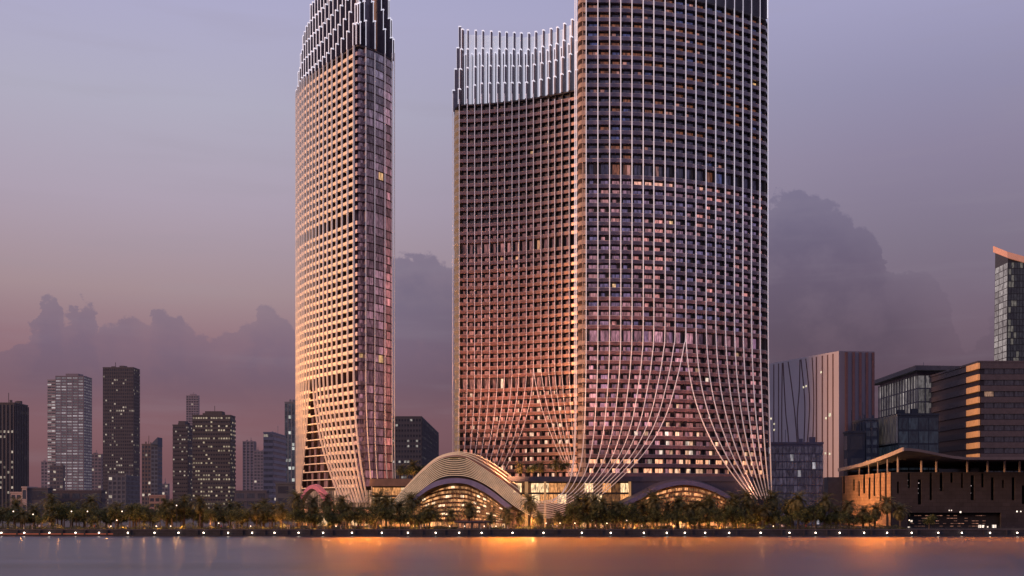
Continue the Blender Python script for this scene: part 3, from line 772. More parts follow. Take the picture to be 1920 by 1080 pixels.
# violet arch to the right
va = thing('violet_arch', 'low dark violet arch canopy under the middle of the right tower', 'canopy', (XX(1265, 390), 390, GZ)); bpy.context.view_layer.update()
ap = [(1160, 948), (1180, 938), (1205, 926), (1235, 911), (1262, 904), (1285, 902), (1310, 905), (1335, 913), (1362, 926), (1390, 944), (1404, 956)]
a_t = crom([P(x, y - 1, 390) for x, y in ap], 5); a_b = crom([P(x + (2 if x < 1285 else -2), y + 7, 390) for x, y in ap], 5)
surf(a_b, a_t, 'fascia', mat('deep_violet_fascia', (.12, .11, .21), .4), va)
surf(a_t, [p + Vector((0, 8, 1.0)) for p in a_t], 'roof_shell', m_pod, va)
surf([p + Vector((0, 8, -.5)) for p in a_b], a_b, 'soffit', m_back, va)
for k in range(8):
    gm = MB(); fm = MB()
    for i in range(36):
        xa = 1188 + 6 * i; xb = xa + 6
        def yr(x): 
            a = interp(x, [1188, 1205, 1235, 1262, 1285, 1310, 1335, 1362, 1390, 1405], [950, 936, 921, 914, 912, 915, 923, 936, 954, 966]); return lerp(a, 984, k / 8.)
        Dq = 395.5 - 2 * math.sin((xa - 1188) / 216. * math.pi); za, zb = ZZ(yr(xa), Dq), ZZ(yr(xb), Dq)
        ha = max(.35, min((za - GZ) / (8 - k), 2)); hb = max(.35, min((zb - GZ) / (8 - k), 2))
        v = R.random(); c = clampc((.9, .38, .15), .1 + (.9 * v if v > .5 else .1))
        gm.face([(XX(xa, Dq), Dq, za - ha * .9), (XX(xb, Dq), Dq, zb - hb * .9), (XX(xb, Dq), Dq, zb - .05), (XX(xa, Dq), Dq, za - .05)], 0, c)
        fm.hexa([(XX(xa, Dq), Dq - .8, za - ha * .2), (XX(xb, Dq), Dq - .8, zb - hb * .2), (XX(xb, Dq), Dq + .2, zb - hb * .2), (XX(xa, Dq), Dq + .2, za - ha * .2), (XX(xa, Dq), Dq - .8, za + ha * .2), (XX(xb, Dq), Dq - .8, zb + hb * .2), (XX(xb, Dq), Dq + .2, zb + hb * .2), (XX(xa, Dq), Dq + .2, za + ha * .2)])
    gm.build('gallery_glazing', g_warm, va, glow=True); fm.build('gallery_edge', MATS['gallery_fascia'], va)
# pink arch at the left tower
pa = thing('pink_arch', 'small rose pink arched canopy at the foot of the slender left tower', 'canopy', (XX(586, 440), 440, GZ)); bpy.context.view_layer.update()
t_ = crom([P(x, y, 440) for x, y in ((561, 936), (567, 925), (574, 915), (583, 909.5), (592, 911), (601, 919), (610, 930), (617, 941))], 5)
b_ = crom([P(x, y, 440) for x, y in ((563, 941), (569, 930), (576, 921), (583, 916.5), (590, 918), (598, 926), (605, 937), (611, 947))], 5)
surf(b_, t_, 'fascia', mat('rose_fascia', (.62, .22, .26), .45, emis=(.20, .045, .06), es=.7), pa)
surf(t_, [p + Vector((0, 9, .5)) for p in t_], 'roof_shell', MATS['rose_fascia'], pa)
surf([p + Vector((0, 9, -.5)) for p in b_], b_, 'soffit', m_pod, pa)

# ------------------------------------------------------------------ generic city building
def city(name, label, px0, pxs, px1, ytop, D, style='grid', wall=(.12, .11, .14), glowc=(.6, .5, .45), lit=.12, base=(.01, .01, .014), rows_m=3.6, cols_m=3.2, z0=GZ, side_lit=None, pier=.3, sill=.35, top=None, wrough=.7, hole=None, dim=1., group=None, depth=None, cat='building', rail=None):
    """px0..px1 outline; pxs the corner between front and visible side wall"""
    zt = ZZ(ytop, D)
    if (px0 + px1) / 2 < CX:
        xa, xb = XX(px0, D), XX(pxs, D)
        d = depth or max(6., D * ((CX - pxs) / max(1, (CX - px1)) - 1))
        side = ((xb, D), (0, 1), d) if pxs < px1 else None
    else:
        xa, xb = XX(pxs, D), XX(px1, D)
        d = depth or max(6., D * ((pxs - CX) / max(1, (px0 - CX)) - 1))
        side = ((xa, D + d), (0, -1), d) if pxs > px0 else None
    root = thing(name, label, cat, ((xa + xb) / 2, D + d / 2, GZ), group); bpy.context.view_layer.update()
    hk = (1 - math.exp(-max(0, D - 500) / 6000.)); hzc = (.15 * hk, .105 * hk, .135 * hk); base = tuple(a + b for a, b in zip(base, hzc)); dim = dim * .75 * (1 - .9 * hk)  # distance haze painted in as emission of walls and panes
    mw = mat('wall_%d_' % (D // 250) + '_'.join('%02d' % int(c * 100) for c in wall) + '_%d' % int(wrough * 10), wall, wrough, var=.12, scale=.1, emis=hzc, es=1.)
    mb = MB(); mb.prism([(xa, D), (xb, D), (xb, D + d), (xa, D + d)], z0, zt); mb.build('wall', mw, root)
    faces = [((xa, D), (1, 0), xb - xa, 1.)]
    if side: faces.append((side[0], side[1], side[2], .55 if side_lit is None else side_lit))
    nr = max(2, int((zt - z0) / rows_m)); fh = (zt - z0 - .8) / nr
    rr = random.Random(int(px0 * 7 + ytop))
    tr = MB()
    rails = MB()
    for r_ in range(nr):
        wb = MB(); z = z0 + r_ * fh
        for fi, (o, dr, ln, lf) in enumerate(faces):
            nc = max(1, int(round(ln / cols_m))); cw = ln / nc; block = rr.random()
            pr = rr.random()
            for c_ in range(nc):
                v = rr.random(); k = lit * lf * (2.6 if pr > .8 else (.35 if pr < .35 else 1))
                g = clampc(glowc, .4 + 1.2 * rr.random()) if v < k else clampc(base, .6 + .8 * rr.random())
                g = clampc(g, dim)
                a0, a1 = (c_ + pier / 2) * cw, (c_ + 1 - pier / 2) * cw
                n = (dr[1], -dr[0]); b0 = .06
                q = lambda a, b: (o[0] + dr[0] * a + n[0] * b, o[1] + dr[1] * a + n[1] * b)
                p0, p1 = q(a0, b0), q(a1, b0)
                if c_ == 0: wb.obox(o, dr, .05, ln - .05, .01, .065, z + fh * sill - .1, z + fh * sill + .02, 1)
                wb.face([(*p0, z + fh * sill), (*p1, z + fh * sill), (*p1, z + fh * .96), (*p0, z + fh * .96)], 0, g)
            if style == 'band' : tr.obox(o, dr, 0, ln, .07, .55, z - fh * .02, z + fh * sill * .92)
            if style == 'grid': tr.obox(o, dr, 0, ln, .07, .25, z - fh * .02, z + fh * sill * .6)
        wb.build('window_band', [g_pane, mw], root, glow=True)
    if style in ('grid', 'vstripe'):
        for (o, dr, ln, lf) in faces:
            nc = max(1, int(round(ln / cols_m))); cw = ln / nc
            for c_ in range(nc + 1):
                a0, a1 = max(0, (c_ - pier / 2) * cw), min(ln, (c_ + pier / 2) * cw)
                tr.obox(o, dr, a0, a1, .26, .9 if style == 'vstripe' else .34, z0, zt - .5)
    if tr.f: tr.build('facade_frame', mw, root)
    mb = MB(); mb.box(xa - .25, xb + .25, D - .25, D + d + .25, zt + .01, zt + .9)
    if top == 'plant': mb.box(lerp(xa, xb, .3), lerp(xa, xb, .75), D + d * .2, D + d * .8, zt + .92, zt + 4)
    if top == 'tall': mb.box(lerp(xa, xb, .35), lerp(xa, xb, .7), D + d * .2, D + d * .8, zt + .92, zt + 6); mb.box(lerp(xa, xb, .5), lerp(xa, xb, .52), D + d * .4, D + d * .42, zt + 6, zt + 12)
    if zt - z0 > 30:
        q_ = random.Random(int(px0 + ytop)); 
        for _ in range(3):
            u_, v_ = q_.uniform(.1, .8), q_.uniform(.15, .7); e_ = q_.uniform(1.2, 2.8); w_ = (xb - xa) * q_.uniform(.06, .16)
            mb.box(lerp(xa, xb, u_), lerp(xa, xb, u_) + w_, D + d * v_, D + d * v_ + w_, zt + .91, zt + .9 + e_)
        u_ = q_.uniform(.2, .8); k_ = .0004 * D
        if q_.random() < .6: mb.box(lerp(xa, xb, u_), lerp(xa, xb, u_) + k_, D + d * .5, D + d * .5 + k_, zt + .91, zt + q_.uniform(6, 11))
    mb.build('roof', mw, root)
    return root

hz = (.10, .095, .125)
W = (.75, .62, .5)
city('office_tower', 'dark office tower with close vertical piers cut by the left edge', -30, 27, 52, 757, 760, 'vstripe', (.060, .055, .068), W, .22, rows_m=3.5, cols_m=2.6, pier=.42, sill=.5, dim=.6)
city('apartment_tower', 'pale grid fronted tower with bright strip windows, second from left', 104, 157, 172, 706, 1300, 'grid', (.15, .13, .17), (.34, .30, .32), .45, (.13, .12, .135), rows_m=3.4, cols_m=7.0, pier=.2, sill=.5, top='plant', side_lit=.0)
city('apartment_wing', 'narrow pale wing on the left side of the pale grid tower', 89, 104, 104, 713, 1306, 'band', (.27, .24, .28), (.5, .45, .45), .3, (.03, .03, .035), rows_m=3.4, cols_m=6, pier=.1, sill=.5, depth=20)
city('office_tower', 'tallest dark slab tower of the left skyline with scattered lights', 193, 250, 262, 690, 1150, 'grid', (.050, .044, .056), W, .13, rows_m=3.5, cols_m=2.3, pier=.3, sill=.5, dim=.55)
city('far_tower', 'slim hazy tower left of the pale grid tower foot', 77, 89, 90, 866, 2100, 'plain', (.13, .10, .14), W, .02, rows_m=6, cols_m=6)
city('far_block', 'hazy brown block between pale grid tower and tallest dark slab', 164, 190, 193, 852, 1700, 'plain', (.11, .085, .11), W, .03, rows_m=5, cols_m=5)
city('far_block', 'low blue grey block in front of tallest dark slab', 203, 236, 262, 893, 1050, 'grid', (.085, .09, .12), W, .05, rows_m=4, cols_m=4)
city('far_block', 'low dark block before pale grid tower foot', 93, 118, 121, 874, 1240, 'plain', (.07, .06, .08), W, .04, rows_m=4, cols_m=4)
city('slab_tower', 'short warm tinted tower right of the tallest dark slab', 266, 283, 284, 834, 1000, 'grid', (.12, .085, .085), W, .06, rows_m=3.5, cols_m=2.6)
city('blue_tower', 'narrow blue glass tower with pointed top', 283, 296, 297, 836, 960, 'plain', (.07, .09, .14), W, .03, rows_m=3.5, cols_m=3, depth=12)
city('office_tower', 'squat dark tower with bright upper windows left of round cornered tower', 324, 352, 362, 798, 900, 'band', (.05, .045, .06), W, .30, rows_m=3.2, cols_m=1.8, pier=.3, sill=.6, top='plant', dim=.5)
city('far_tower', 'tall thin hazy tower with stepped top rising behind two dark towers', 349, 372, 374, 742, 2300, 'band', (.16, .125, .165), W, .02, rows_m=5, cols_m=5, top='plant')
city('office_tower', 'wide dark tower with many lit windows beside squat dark tower', 361, 432, 441, 780, 860, 'band', (.055, .048, .055), (.75, .60, .42), .34, rows_m=3.1, cols_m=1.9, pier=.34, sill=.55, top='plant', dim=.6)
city('far_tower', 'slim rounded hazy tower left of the white banded building', 455, 476, 480, 828, 1900, 'vstripe', (.12, .10, .14), W, .02, rows_m=5, cols_m=6)
city('far_block', 'plain hazy block beside the slim rounded tower', 476, 494, 495, 846, 1800, 'plain', (.11, .095, .13), W, .02, rows_m=5, cols_m=5)
city('banded_building', 'grey building with pale striped side left of the slender main tower', 494, 512, 536, 812, 880, 'band', (.22, .20, .25), W, .05, (.012, .012, .02), rows_m=4.4, cols_m=5, pier=.05, sill=.5)
city('glass_tower', 'thin reflective tower half hidden behind the slender main tower', 534, 566, 570, 755, 980, 'vstripe', (.15, .16, .20), (.6, .6, .55), .10, (.03, .032, .04), rows_m=3.5, cols_m=3, pier=.25, sill=.2)
city('low_block', 'low grey blue block at the left of the slender main tower foot', 517, 572, 575, 908, 560, 'plain', (.085, .09, .115), W, .0, rows_m=6, cols_m=8)
city('office_block', 'dark flat topped office block seen between left and middle main towers', 730, 790, 822, 783, 700, 'grid', (.060, .060, .085), (.6, .55, .5), .13, (.012, .013, .02), rows_m=3.3, cols_m=1.8, pier=.3, sill=.55, dim=.6)
city('white_house', 'small pale stepped building low at the far left above the trees', 20, 40, 41, 925, 640, 'band', (.42, .32, .30), W, .04, rows_m=3, cols_m=3, depth=14)
city('white_house', 'pale narrow stair block joined to a dark box at far left', 41, 50, 50, 915, 636, 'plain', (.48, .36, .33), W, .0, rows_m=8, cols_m=8, depth=14)
city('low_block', 'plain dark box building beside the pale stair block', 50.3, 90, 93, 917, 637, 'plain', (.055, .052, .075), W, .0, rows_m=8, cols_m=9)
city('low_block', 'long dark low building behind waterfront trees at the left', 95, 190, 196, 922, 660, 'band', (.06, .05, .07), W, .03, rows_m=4, cols_m=6)
city('low_block', 'low pinkish house with lit window above trees left of squat dark tower', 280, 310, 312, 931, 600, 'band', (.32, .20, .18), (.9, .6, .4), .2, rows_m=3, cols_m=3)
city('far_block', 'tiny hazy block low behind the pinkish house', 297, 315, 318, 908, 1500, 'plain', (.09, .085, .12), W, .05, rows_m=5, cols_m=5)
city('low_block', 'low blue grey shed between wide lit tower and rounded tower', 440, 500, 503, 922, 700, 'band', (.075, .07, .095), W, .02, rows_m=5, cols_m=7)
mb = MB(); a, b, z_, y_ = XX(283.2, 959), XX(296.2, 959), ZZ(836, 960) + 1, ZZ(820, 960)
mb.hexa([(a, 958, z_), (b, 958, z_), (b, 971, z_), (a, 971, z_), (a, 958, z_ + .3), (b, 958, y_), (b, 971, y_), (a, 971, z_ + .3)])
bt = [o for o in col.objects if o.name.startswith('blue_tower')][0]
mb.build('slanted_top', mat('blue_top', (.08, .10, .15), .5), bt)

# ---- right hand buildings
m_str = mat('striped_panel', (.46, .38, .42), .6, var=.06, scale=.05); m_str_d = mat('stripe_groove', (.15, .085, .10), .8)
Ds, Xs = 480., XX(1573, 480); Dl = 523.; Xr = XX(1640, 482)
sb = thing('striped_building', 'windowless grey slab building with wavy dark vertical grooves', 'building', (Xs + 9, 500, GZ)); bpy.context.view_layer.update()
zt = ZZ(658, 480)
mb = MB(); mb.prism([(XX(1573, 480), 480), (Xr, 482.), (Xr, 525), (XX(1443, Dl), Dl + 3), (XX(1443, Dl), Dl)], GZ, zt); mb.build('wall', mat('striped_shaded_front', (.22, .20, .26), .6, var=.06, scale=.05), sb)  # darker copy of the wall: the front's shade is in its colour
mb = MB(); a_, b_ = Vector((XX(1573, 480), 480)), Vector((XX(1443, Dl), Dl)); n_ = Vector((-(a_ - b_).normalized().y * -1, 0)); mb.face([(b_.x - .02, b_.y - .02, GZ), (a_.x - .02, a_.y - .02, GZ), (a_.x - .02, a_.y - .02, zt), (b_.x - .02, b_.y - .02, zt)]); mb.build('lit_side_face', mat('striped_lit_side', (.66, .60, .68), .6, var=.06, scale=.05), sb)  # lighter copy laid over the left face, its light put into the colour
p0 = Vector((XX(1443, Dl), Dl)); p1 = Vector((Xs, Ds)); dirl = (p1 - p0).normalized(); nl = Vector((dirl.y, -dirl.x)); Ll = (p1 - p0).length
def lpt(px, z):                                          # point on the wall that faces left, by horizontal photo position
    k = (px - CX) / F; t = (k * p0.y - p0.x) / (dirl.x - k * dirl.y); q = p0 + dirl * t + nl * .05
    return Vector((q.x, q.y, z))
waves = [[(1451, 0), (1451, 1)], [(1460, 0), (1460, 1)], [(1467, 0), (1466, .3), (1466, .6), (1466, 1)], [(1468.5, 0), (1473, .35), (1479, .6), (1480, 1)], [(1478, 0), (1485, .2), (1492, .45), (1496, .75), (1488, 1)], [(1500, 0), (1499, .2), (1495, .45), (1501, .75), (1502, 1)], [(1502, 0), (1509, .3), (1508, .55), (1505, .8), (1504, 1)], [(1511, 0), (1518, .3), (1514, .6), (1508, .85), (1509, 1)], [(1523, 0), (1526, .3), (1523, .7), (1519, 1)], [(1531, 0), (1531, 1)], [(1542, 0), (1542, 1)], [(1552, 0), (1552, 1)], [(1562, 0), (1562, 1)]]
for wv_ in waves:
    pts = crom([Vector((x, 0, zt - .8 - t * (zt - 14))) for x, t in wv_], 8)
    mbb = MB(); pp = [lpt(p.x, p.z) for p in pts]; mbb.sweep(pp, .75 if wv_[0][0] > 1528 else .6, .12, depth=[(nl.x, nl.y, 0)] * len(pp)); mbb.build('groove', m_str_d, sb)
for px in (1586, 1600, 1613, 1626, 1638):
    mbb = MB(); x = XX(px, 481); mbb.box(x - .5, x + .5, 479.4 + (px - 1573) / 67 * 2, 482.5, GZ, zt - .5); mbb.build('groove', m_str_d, sb)
mb = MB(); rg = random.Random(4)
for (px, y) in ((1540, 698), (1512, 724), (1507, 726), (1556, 778), (1549, 784), (1446, 785), (1452, 795), (1452, 806), (1446, 840), (1548, 850), (1556, 851), (1497, 835)):
    D_ = lpt(px, 0).y; q = lpt(px, ZZ(y, D_)); s_ = .42 if y != 778 else .7
    a = Vector((q.x, q.y, 0)) + Vector((nl.x, nl.y, 0)) * .1; dv = Vector((dirl.x, dirl.y, 0)) * s_
    mb.face([(a.x - dv.x, a.y - dv.y, q.z - s_), (a.x + dv.x, a.y + dv.y, q.z - s_), (a.x + dv.x, a.y + dv.y, q.z + s_), (a.x - dv.x, a.y - dv.y, q.z + s_)], 0, (.9, .8, .55))
mb.build('lit_window', g_pane, sb, glow=True)

city('glass_block', 'hazy dark glass block standing before the striped slab building', 1440, 1447, 1543, 833, 452, 'grid', (.12, .11, .165), (.45, .42, .46), .05, (.045, .036, .055), rows_m=3.0, cols_m=1.5, pier=.08, sill=.12, wrough=.35)
city('slim_block', 'narrow dark blue block between striped slab and green glass block', 1600, 1622, 1646, 788, 462, 'vstripe', (.065, .075, .11), (.4, .4, .4), .05, (.02, .022, .032), rows_m=3.6, cols_m=3, pier=.25)
city('low_block', 'dark blue low annex at the foot of the striped slab building', 1587, 1590, 1622, 812, 459, 'plain', (.035, .04, .065), W, .0, rows_m=8, cols_m=8)
gb = city('green_glass_block', 'dark blue green block with pale louvred top left of the banded office', 1643, 1684, 1760, 779, 448, 'plain', (.032, .042, .060), (.4, .4, .35), .0, (.012, .016, .022), rows_m=5, cols_m=4, pier=.1, sill=.1, wrough=.3)
# pale louvre screen on that block's left face
xl = XX(1684, 448); dl = 448 * ((1684 - CX) / (1643 - CX) - 1); mb = MB(); zt = ZZ(779, 448)
mb2 = MB()
for k in range(14):
    yy = 448 + dl * (k + .1) / 14; mb.box(xl - .6, xl - .1, yy, yy + dl / 40, zt - 11, zt + .5)
    for q in range(3):
        v = R.random(); c = clampc((.30, .26, .19), v if v > .35 else .1)
        mb2.face([(xl - .07, yy + dl / 14 * .9, zt - 10.5 + q * 3.5), (xl - .07, yy + dl / 40, zt - 10.5 + q * 3.5), (xl - .07, yy + dl / 40, zt - 7.2 + q * 3.5), (xl - .07, yy + dl / 14 * .9, zt - 7.2 + q * 3.5)], 0, c)
mb.build('louvre_screen', mat('pale_screen', (.32, .30, .27), .6), gb); mb2.build('upper_glazing', g_pane, gb, glow=True)
gt = city('glass_tower', 'reflective glass block with flat overhanging roof behind louvred block', 1650, 1720, 1790, 700, 500, 'vstripe', (.20, .19, .22), (.36, .32, .30), .5, (.13, .115, .115), rows_m=6, cols_m=3.6, pier=.12, sill=.06, wrough=.4, side_lit=1.6)
mb = MB(); a = XX(1720, 500); mb.hexa([(a - 3, 494, ZZ(697, 500)), (a + 30, 494, ZZ(697, 500)), (a + 30, 545, ZZ(697, 500)), (a - 3, 560, ZZ(697, 500)), (a - 3, 494, ZZ(688, 500)), (a + 30, 494, ZZ(690, 500)), (a + 30, 545, ZZ(690, 500)), (a - 3, 560, ZZ(690, 500))])
mb.build('overhanging_roof', mat('grey_roof_edge', (.10, .09, .11), .6), gt)
# banded office
ob = thing('banded_office', 'dark horizontally banded office with orange sunlit rounded corner', 'building', (XX(1838, 440) + 20, 460, GZ)); bpy.context.view_layer.update()
Xc = XX(1838, 440); dB = 440 * (878 / 785. - 1)
Dch = 440 + dB * .22; zt = ZZ(680, 440)
mb = MB(); mb.box(Xc, Xc + 60, 440.9, 440 + dB - .5, GZ, zt); mb.build('wall', mat('office_dark', (.022, .018, .026), .35), ob)
m_band = mat('office_band', (.085, .068, .078), .6); m_ob = mat('sunlit_corner_glow', (.62, .36, .20), .5, emis=(.30, .11, .03), es=.9)  # corner glows: sunlight put into its colour and emission
k = 0; z = zt - 2.3
while z > GZ:
    mb = MB(); mb.box(Xc + .3, Xc + 62, 440.2, 440.85, z, z + 2.2); mb.box(Xc - .65, Xc - .05, Dch, 440 + dB, z, z + 2.2)
    mb.build('spandrel', m_band, ob)
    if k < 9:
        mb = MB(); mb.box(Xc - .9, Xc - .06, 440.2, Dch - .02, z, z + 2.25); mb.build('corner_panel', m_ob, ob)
    mb = MB(); rr = random.Random(k)
    for c in range(14):
        v = rr.random(); mb.face([(Xc + 2 + c * 4, 440.86, z - 2), (Xc + 5.6 + c * 4, 440.86, z - 2), (Xc + 5.6 + c * 4, 440.86, z - .1), (Xc + 2 + c * 4, 440.86, z - .1)], 0, (.30, .17, .11) if v > .95 else (.012, .010, .014))
    mb.build('window_band', g_pane, ob, glow=True)
    z -= 4.5; k += 1
mb = MB(); mb.box(Xc - .9, Xc + 62, 440.2, 440 + dB, zt + .01, zt + .8); mb.build('roof', m_band, ob)
# far right leaning tower
D_ = 620.; dd_ = 620 * (930 / 906. - 1)
lt = thing('leaning_tower', 'tall dark glass tower with sloping orange roof edge at the right edge', 'skyscraper', (XX(1920, D_), D_, GZ)); bpy.context.view_layer.update()
xc0, xc1, xr = XX(1884, D_), XX(1890, D_), XX(1990, D_); zb_, zf_, zr_ = ZZ(472, D_ + dd_), ZZ(484, D_), ZZ(512, D_)
mb = MB(); mb.hexa([(xc0, D_, GZ), (xr, D_, GZ), (xr, D_ + dd_, GZ), (xc0, D_ + dd_, GZ), (xc1, D_, zf_), (xr, D_, zr_), (xr, D_ + dd_, zr_), (xc1, D_ + dd_, zb_)]); mb.build('wall', mat('tower_dark', (.030, .030, .035), .3), lt)
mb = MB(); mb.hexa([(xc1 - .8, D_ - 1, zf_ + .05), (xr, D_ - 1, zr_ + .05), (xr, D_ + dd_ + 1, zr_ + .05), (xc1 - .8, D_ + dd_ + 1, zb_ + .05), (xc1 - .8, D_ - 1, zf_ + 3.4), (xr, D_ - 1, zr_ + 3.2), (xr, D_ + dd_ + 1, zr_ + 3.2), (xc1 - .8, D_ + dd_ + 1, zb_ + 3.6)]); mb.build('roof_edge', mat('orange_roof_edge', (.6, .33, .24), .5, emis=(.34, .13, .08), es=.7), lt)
rr = random.Random(8)
z = GZ + 2
while z < zf_ - 5:
    mb = MB(); k_ = (z - GZ) / (zf_ - GZ); k2_ = (z + 3.1 - GZ) / (zf_ - GZ); xx0 = lerp(xc0, xc1, k_); xx1 = lerp(xc0, xc1, k2_)
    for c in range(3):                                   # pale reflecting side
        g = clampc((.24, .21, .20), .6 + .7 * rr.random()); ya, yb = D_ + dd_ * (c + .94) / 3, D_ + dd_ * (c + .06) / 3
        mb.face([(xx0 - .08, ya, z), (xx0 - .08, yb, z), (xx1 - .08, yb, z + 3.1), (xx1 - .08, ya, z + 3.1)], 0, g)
    for c in range(18):
        v = rr.random(); g = (.10, .09, .075) if v > .8 else clampc((.014, .014, .015), .5 + v)
        if rr.random() > .985: g = (1, .8, .3)
        a0 = xx0 + .5 + c * 1.6
        mb.face([(a0, D_ - .08, z), (a0 + 1.35, D_ - .08, z), (a0 + 1.35, D_ - .08, z + 3.1), (a0, D_ - .08, z + 3.1)], 0, g)
    mb.build('window_band', g_pane, lt, glow=True); z += 3.55

# ---- museum with curved roof
mu = thing('museum_building', 'low museum with sunlit orange slotted side wall and sweeping curved roof', 'building', (170, 420, GZ)); bpy.context.view_layer.update()
XM, DM = 136.5, 400.; zt = 22.2
m_sand = mat('sandstone_wall', (.50, .27, .14), .85, var=.10, scale=.7, bump=.1)
m_mus = mat('museum_dark_stone', (.050, .040, .046), .85, var=.15, scale=.3, bump=.1)
panelled(m_sand, 2.4, 1.2); panelled(m_mus, 2.8, 1.4); panelled(m_sea, 2.0, .8, .4)
m_void = mat('slot_shadow', (.015, .012, .015), .8)
def slotted(mbb, o, d, length, z0, z1, slots, th=1.):
    a = 0.
    for (s0, s1, q0, q1) in sorted(slots):
        s0 = max(s0, a + .01)
        if s0 > a: mbb.obox(o, d, a, s0, -th, 0, z0, z1)
        if q0 > z0 + .05: mbb.obox(o, d, s0, s1, -th, 0, z0, q0)
        if q1 < z1 - .05: mbb.obox(o, d, s0, s1, -th, 0, q1, z1)
        a = s1
    mbb.obox(o, d, a, length, -th, 0, z0, z1)
Lend = 461.
def side_s(px): return Lend - XM * F / (px - CX)           # distance along the left wall from its far end
sl = []
for (pa_, pb_, ya, yb) in ((1572.6, 1576, 891, 922), (1580, 1584, 891, 925), (1599, 1602.5, 899, 920), (1609, 1612, 902, 930), (1618, 1622, 887, 925), (1628.5, 1632, 895, 936), (1638, 1641, 887, 930), (1649, 1652, 884, 940), (1659, 1662.5, 884, 950)):
    Dq = XM * F / ((pa_ + pb_) / 2 - CX); sl.append((side_s(pa_), side_s(pb_), ZZ(yb, Dq), min(zt, ZZ(ya, Dq))))
mb = MB(); slotted(mb, (XM, Lend), (0, -1), Lend - DM - 0.0, GZ, zt, sl, .22); mb.build('sunlit_wall', m_sand, mu)
fs = []
for (pa_, pb_, ya, yb) in ((1682, 1686, 903, 925), (1702, 1707, 887, 915), (1721, 1728, 899, 946), (1743, 1748, 886, 938), (1762, 1768, 884, 921), (1782, 1787, 886, 905), (1802, 1806, 886, 915), (1820, 1827, 891, 938), (1840, 1845, 887, 914), (1858, 1864, 895, 938), (1879, 1883, 900, 915), (1897, 1903, 895, 938), (1916, 1922, 910, 945)):
    fs.append((XX(pa_, DM) - XM - .02, XX(pb_, DM) - XM - .02, ZZ(yb, DM), min(zt, ZZ(ya, DM))))
zo = 7.6
mb = MB(); slotted(mb, (XM + .02, DM), (1, 0), 130, zo, zt, fs)
mb.box(XM + .02, XX(1702, DM), DM, DM + 1, GZ, zo - .002); mb.box(XX(1877, DM), XM + 130, DM, DM + 1, GZ, zo - .002); mb.build('front_wall', m_mus, mu)
mb = MB(); mb.box(XM + 1.2, XM + 129, DM + 2.4, Lend, GZ, zt - .1); mb.build('inner_wall', m_void, mu)
mb = MB(); mb.box(XX(1549, 461), XM - .01, 458.5, 470, GZ, ZZ(895, 461)); mb.build('end_wall', mat('museum_grey', (.13, .11, .12), .8), mu)
mb = MB(); rr = random.Random(3)
for (s0, s1, q0, q1) in fs:
    if s1 - s0 > 1.0 or rr.random() < .3:
        for k in range(14):
            xx = XM + rr.uniform(s0, s1 - .3); zz = rr.uniform(q0 + .3, q1 - .4); s_ = rr.uniform(.12, .32)
            if rr.random() < .45: mb.face([(xx, DM + 2.3, zz), (xx + s_, DM + 2.3, zz), (xx + s_, DM + 2.3, zz + s_), (xx, DM + 2.3, zz + s_)], 0, clampc((.7, .55, .55), rr.uniform(.2, 1)))
for k in range(5):
    za = GZ + .5 + k * .95
    for q in range(22):
        if rr.random() < .4:
            xx = XX(1712, DM) + q * 1.3; mb.face([(xx, DM + 2.2, za), (xx + 1.1, DM + 2.2, za), (xx + 1.1, DM + 2.2, za + .18), (xx, DM + 2.2, za + .18)], 0, clampc((.5, .22, .14), rr.uniform(.2, 1)))
for (px, y, s_) in ((1784, 957, .2), (1780, 957, .2), (1801, 960, .3), (1837, 987, .5), (1843, 987, .45), (1864, 988, .75), (1852, 988, .25), (1907, 959, .25), (1914, 959, .2), (1704, 989, .35), (1709, 977, .35)):
    q = P(px, y, DM - .1 if y in (957, 959, 960) else DM + 2.1); mb.face([(q.x - s_, q.y, q.z - s_), (q.x + s_, q.y, q.z - s_), (q.x + s_, q.y, q.z + s_), (q.x - s_, q.y, q.z + s_)], 0, (1.5, 1.2, 1.0))
mb.build('interior_lights', g_pane, mu, glow=True)['kind'] = 'stuff'
# roof: sweeping sheet
N_, K_ = 24, 14; grid = []
for i in range(N_ + 1):
    u = i / N_; row = []
    x = lerp(XM - .3, XM + 130, u ** 1.3)
    for k in range(K_ + 1):
        v = k / K_; y = lerp(385.5, 462, v)
        left = interp(y, [385, 398, 412, 428, 443, 462], [30.2, 28.9, 27.7, 26.6, 25.9, 25.3])
        right = 27.0
        xo = x - XM; row.append((x, y, lerp(left, right, sst(0, 22, xo)) if v < .5 else lerp(left, right - .8, sst(0, 22, xo))))
    grid.append(row)
mb = MB()
for i in range(N_):
    for k in range(K_):
        q = [grid[i][k], grid[i + 1][k], grid[i + 1][k + 1], grid[i][k + 1]]
        mb.face(q); mb.face([(a[0], a[1], a[2] - .9) for a in reversed(q)])
for i in range(N_):
    a, b = grid[i][0], grid[i + 1][0]; mb.face([(a[0], a[1], a[2] - .9), (b[0], b[1], b[2] - .9), b, a])
mb.build('roof', mat('museum_roof', (.10, .085, .10), .6), mu)
mb = MB()
for k in range(K_):
    a, b = grid[0][k], grid[0][k + 1]
    mb.hexa([(a[0] - .5, a[1], a[2] - 1.1), (a[0], a[1], a[2] - 1.1), (b[0], b[1], b[2] - 1.1), (b[0] - .5, b[1], b[2] - 1.1), (a[0] - .5, a[1], a[2] + .25), (a[0], a[1], a[2] + .25), (b[0], b[1], b[2] + .25), (b[0] - .5, b[1], b[2] + .25)])
mb.build('roof_edge', mat('pale_roof_edge', (.62, .46, .34), .5), mu)
